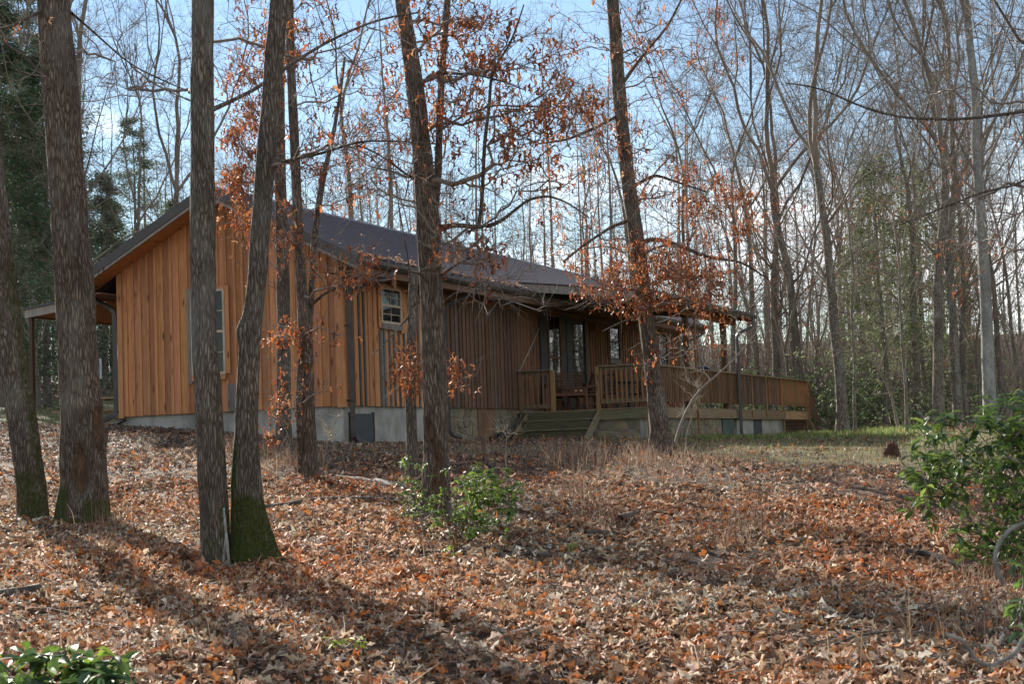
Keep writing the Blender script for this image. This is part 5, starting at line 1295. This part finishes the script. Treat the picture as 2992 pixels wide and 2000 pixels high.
stick('fallen_branch', [(1180, 1205, 13.), (1215, 1228, 12.6), (1250, 1234, 12.5), (1330, 1240, 12.4)], .03, .01, 'darkwood', 'dark curved branch lying right of the bright laurel', 'branch')
stick('fallen_branch', [(1340, 1195, 14), (1400, 1190, 14.1), (1450, 1196, 13.9)], .03, .012, 'darkwood', 'grey branch half buried in leaves in the middle of the slope', 'branch')
stick('fallen_branch', [(2075, 1208, 13.5), (2130, 1212, 13.4), (2170, 1225, 13.), (2230, 1250, 12.5)], .028, .02, 'darkwood', 'black branch lying left of the rhododendron', 'branch')
stick('log_piece', [(1420, 1180, 15), (1436, 1170, 15.2), (1450, 1166, 15.4)], .04, .03, 'darkwood', 'small dark wood chunk on the leaves below the deck steps', 'log')
stick('dark_log', [(-10, 1385, 9.9), (50, 1378, 10.), (90, 1372, 10.1)],   .04, .045, 'darkwood', 'dark rotten log poking in at the lower left edge', 'log')
stick('dry_stick', [(1110, 1466, 8.5), (1150, 1478, 8.3), (1200, 1474, 8.4), (1240, 1455, 8.7), (1280, 1435, 9)], .008, .005, 'deadwood', 'thin pale curved stick low in the middle of the picture', 'stick')
stick('dry_stick', [(1900, 1480, 8.2), (1960, 1466, 8.5), (2040, 1460, 8.6)], .008, .005, 'darkwood', 'thin grey stick lying at the lower right', 'stick')
stick('dry_stick', [(1270, 1185, 13.4), (1350, 1195, 13.2), (1440, 1188, 13.4), (1500, 1175, 13.6)], .008, .004, 'deadwood', 'long pale twig lying right of the bright laurel', 'stick')
stick('dry_stick', [(2240, 1540, 6.9), (2300, 1548, 6.8), (2350, 1560, 6.7)], .011, .009, 'deadwood', 'straight pale stick at the bottom right corner', 'stick')
# rotted stump
q = base_at(2040, 25)
v = []; n = 18
hs = [.0, .09, .18, .22]
for k, h in enumerate(hs):
    for j in range(n):
        a = j*2*math.pi/n; rr = (.13-.05*k/3)*(1+.22*math.sin(3*a+1)+.12*math.sin(7*a)); v.append((rr*math.cos(a), rr*math.sin(a), h+(.05*math.sin(2*a+.5)+.03*math.sin(7*a) if k > 1 else 0)))
v.append((0, 0, .12)); f = [(k*n+j, k*n+(j+1) % n, (k+1)*n+(j+1) % n, (k+1)*n+j) for k in range(3) for j in range(n)]+[(3*n+j, 3*n+(j+1) % n, 4*n) for j in range(n)]
o = link('tree_stump', pymesh('tree_stump', v, f, M['stumpwood'], True)); o.location = q; tag(o, 'reddish rotted tree stump standing in the clearing near the rhododendron', 'stump')
# pale stems hugging the twin trunk's root
for pts, lb in (([(508, 1288, 11.7), (518, 1230, 11.7), (516, 1190, 11.72), (512, 1165, 11.75)], 'thin grey sucker stem on the root of the twin trunks, left one'),
                ([(526, 1282, 11.6), (520, 1240, 11.6), (515, 1200, 11.62), (513, 1165, 11.68)], 'pale speckled sucker stem on the root of the twin trunks, right one')):
    q = [P(*p) for p in pts]; q[0][2] = gz(q[0][0], q[0][1])-.03
    tag(tube('sucker_stem', q, np.linspace(.012, .006, len(q)), M['bark_pale'], None, 7), lb, 'stem')
# pale crooked branch close to the camera at the lower right
def near_branch(pts, w, label):
    q = [P(x, y_, d) for x, y_, d in pts]; return tag(link('crooked_branch', trunk_mesh('crooked_branch', np.array(q), np.array(w), 10, M['bark_pale'], .01, 0, None, None, .06, 3, None, .015)), label, 'branch')
near_branch([(2165, 1455, 3.0), (2195, 1463, 3.0), (2212, 1472, 3.0), (2230, 1508, 3.0), (2262, 1530, 3.0), (2290, 1518, 3.0), (2325, 1502, 3.0), (2345, 1465, 3.0), (2380, 1440, 3.0)], [.002, .003, .0034, .004, .004, .004, .0042, .005, .0055], 'blurred pale crooked twig close to the camera at the lower right')
near_branch([(2300, 1340, 2.8), (2278, 1300, 2.8), (2283, 1255, 2.8), (2310, 1215, 2.8), (2370, 1190, 2.8)], [.0015, .002, .0026, .0028, .003], 'blurred arching twig close to the camera at the right edge')
# bare saplings in front of the deck
def sapling(name, dh, stem, side, label, seed, w=6, n=26):
    rg = np.random.default_rng(seed); b = base_at(stem[0][0], dh); q = [P(x, y_, dh) for x, y_ in stem]; q[0] = b-np.array([0, 0, .05]); q = np.array(q)
    e = empty(name, b, 0, label, 'sapling')
    link('trunk', trunk_mesh('trunk', q-b, np.linspace(pw(w, dh)/2, pw(w*.3, dh)/2, len(q)), 7, M['twig'], .1, 0, None, None, .03, seed), e)
    tg = []
    for (x, y_, sx, sy, m) in side:
        k = rg.normal(0, 1, (m, 3)); tg += [P(x+sx*a, y_+sy*b_, dh+.25*c) for a, b_, c in k]
    pos, par, nT = grow(T_dense(q, .1), np.array(tg), .25, .12, .2, .1, rg, .2); r = radii(par, nT, .004, .45)
    a = branch_mesh(pos, par, r, nT, 4); t2 = twigs(pos, par, nT, r, n*6, .08, .3, .0025, .02, .3, rg)[:2]; V, F = join([a, t2])
    link('branches', npmesh('branches', V-b, F, M['deadwood'], True), e)['kind'] = 'stuff'
sapling('bare_sapling', 24.5, [(1538, 1050), (1550, 1000), (1572, 940), (1600, 895), (1650, 855), (1700, 805), (1745, 748)], [(1600, 820, 30, 25, 9), (1690, 760, 30, 30, 10), (1640, 800, 20, 30, 8), (1560, 860, 20, 20, 5)], 'bare curving sapling leaning right in front of the deck railing', 1, 8)
sapling('bare_sapling', 25, [(1568, 1045), (1572, 1000), (1590, 940), (1602, 890)], [(1600, 900, 14, 25, 6)], 'thin upright bare sapling between the right-hand oak and the curving sapling', 2, 4)
sapling('bare_sapling', 17.5, [(1160, 1080), (1158, 1040), (1157, 1015), (1162, 1000)], [(1150, 990, 6, 4, 3), (1170, 995, 5, 4, 3)], 'single bare forked shoot behind the bright laurel', 3, 4, 4)
sapling('bare_sapling', 19.5, [(735, 1080), (745, 1030), (760, 990)], [(760, 985, 14, 18, 10)], 'small bare shrub right of the forked oak', 4, 3, 10)

# grass: dry tufts before the cabin, green-brown turf at the right and far left
def blades(name, x, y_, h, cols, label, wdt=.004, lean=.5, per=1):
    n = len(x); z = ground(x, y_); a = rng.uniform(0, 6.28, n); l = rng.normal(0, lean, n); la = rng.uniform(0, 6.28, n)
    d = np.c_[np.cos(a), np.sin(a), np.zeros(n)]; b = np.c_[x, y_, z-.01]; m = b+np.c_[np.cos(la)*l*h*.35, np.sin(la)*l*h*.35, h*.55]; t = b+np.c_[np.cos(la)*l*h, np.sin(la)*l*h, h*np.clip(1-.3*l*l, .3, 1)]
    w_ = (wdt*rng.uniform(.6, 1.3, n))[:, None]
    V = np.stack([b-d*w_, b+d*w_, m+d*w_*.8, m-d*w_*.8, t], 1).reshape(-1, 3); o = np.arange(n)[:, None]*5
    F = np.concatenate([o+np.array([[0, 1, 2]]), o+np.array([[0, 2, 3]]), o+np.array([[3, 2, 4]])], 1).reshape(-1, 3)
    return tag(link(name, npmesh(name, V, F, M['grassblade'], False, np.repeat(cols, 5, 0))), label, 'grass', kind='stuff')
x, y_ = wedge(17, 62, 95); g_ = grassiness(x, y_); kk = (~in_house(x, y_)) & (rng.random(len(x)) < g_*np.clip(30/np.hypot(x-CAM[0], y_-CAM[1]), .4, 1.4)*.8); x, y_ = x[kk], y_[kk]
rx_ = (x-CAM[0])*FH[1]-(y_-CAM[1])*FH[0]; n = len(x)
gr = (rng.random(n) < np.clip((np.hypot(x-CAM[0], y_-CAM[1])-27)/12, .12, .8))[:, None]
cols = np.where(gr, pick([(.09, .13, .03), (.13, .16, .05), (.07, .09, .03)], [3, 2, 2], n), pick([(.30, .23, .12), (.24, .17, .09), (.2, .13, .08)], [3, 2, 2], n))
blades('grass', x, y_, rng.uniform(.05, .13, n), cols, 'short mixed green and straw grass in the clearing', .006, .6)
n = 15000; d = rng.uniform(35, 58, n); xs = rng.uniform(1650, 2230, n)-(58-d)*6; D = np.array([ray(a, 1000) for a in xs]); q = CAM+D*(d/(D@FH))[:, None]; x, y_ = q[:, 0], q[:, 1]
kk = (~in_house(x, y_)) & (fbm(np.c_[x, y_, x*0]*.6, 2, 3) > -.35); x, y_ = x[kk], y_[kk]; n = len(x)
blades('grass', x, y_, rng.uniform(.08, .2, n), pick([(.17, .24, .05), (.23, .28, .08), (.12, .17, .04), (.34, .30, .15)], [3, 3, 2, 2], n), 'brighter green grass strip between the deck and the edge of the woods', .009, .6)  # sunlight on the strip is put into the brighter blade colours
# reddish broom-like tufts
tx, ty = [], []
r8 = np.random.default_rng(12)
for (X, Y, sx, sy, dh, m) in [(1310, 1030, 70, 0, 23, 20), (1390, 1040, 90, 0, 22, 18), (1150, 1030, 90, 0, 24, 12), (680, 1040, 60, 0, 20.5, 24), (1560, 1060, 70, 0, 21, 18), (600, 1020, 40, 0, 23, 8), (1330, 1110, 90, 0, 17, 12), (2230, 1330, 60, 0, 11, 6), (2270, 1440, 70, 0, 8.6, 4), (300, 1230, 50, 0, 14.5, 6), (1480, 1190, 150, 0, 14.5, 8), (2180, 990, 60, 0, 44, 14), (2240, 980, 60, 0, 40, 10), (1880, 1010, 120, 0, 36, 10)]:
    for k in range(int(m*.6)):
        d = dh+r8.normal(0, 1.2 if dh > 12 else .4); b = P(X+r8.normal(0, sx), 1100, d); c = int(r8.integers(26, 60)); tx.append(b[0]+r8.normal(0, .13, c)); ty.append(b[1]+r8.normal(0, .13, c))
tx = np.concatenate(tx); ty = np.concatenate(ty); kk = ~in_house(tx, ty); tx, ty = tx[kk], ty[kk]; n = len(tx)
blades('dry_grass', tx, ty, rng.uniform(.12, .42, n), pick([(.22, .13, .085), (.30, .2, .13), (.16, .09, .065), (.40, .3, .2)], [3, 3, 2, 1], n), 'reddish dry grass tufts before the cabin and around the trunks', .0028, .5)
x, y_ = wedge(5.5, 24, 9); n = len(x)
blades('dry_stems', x, y_, rng.uniform(.06, .32, n), pick([(.36, .26, .17), (.28, .18, .11), (.45, .36, .26)], [3, 2, 1], n), 'loose dry stems standing up through the leaf litter', .0022, .9)
# fine fallen twigs among the leaves
x, y_ = wedge(5.5, 26, 4); n = len(x); a = rng.uniform(0, 6.28, n); L = rng.uniform(.1, .45, n); h0 = rng.uniform(.02, .06, n)
A = np.c_[x, y_, ground(x, y_)+h0]; xb, yb = x+np.cos(a)*L, y_+np.sin(a)*L; B = np.c_[xb, yb, ground(xb, yb)+rng.uniform(.02, .09, n)]; Mi = (A+B)/2+rng.normal(0, .03, (n, 3))+np.array([0, 0, .02])
pos = np.concatenate([A, Mi, B]); par = np.r_[np.full(n, -1), np.arange(n), np.arange(n, 2*n)]; r = np.r_[np.full(n, .005), np.full(n, .004), np.full(n, .0025)]*np.tile(rng.uniform(.3, .9, n), 3)
V, F = branch_mesh(pos, par, r, n, 4)
tag(link('fallen_twigs', npmesh('fallen_twigs', V, F, M['twig'], True)), 'thin dead twigs scattered over the leaf litter', 'twigs', kind='stuff')
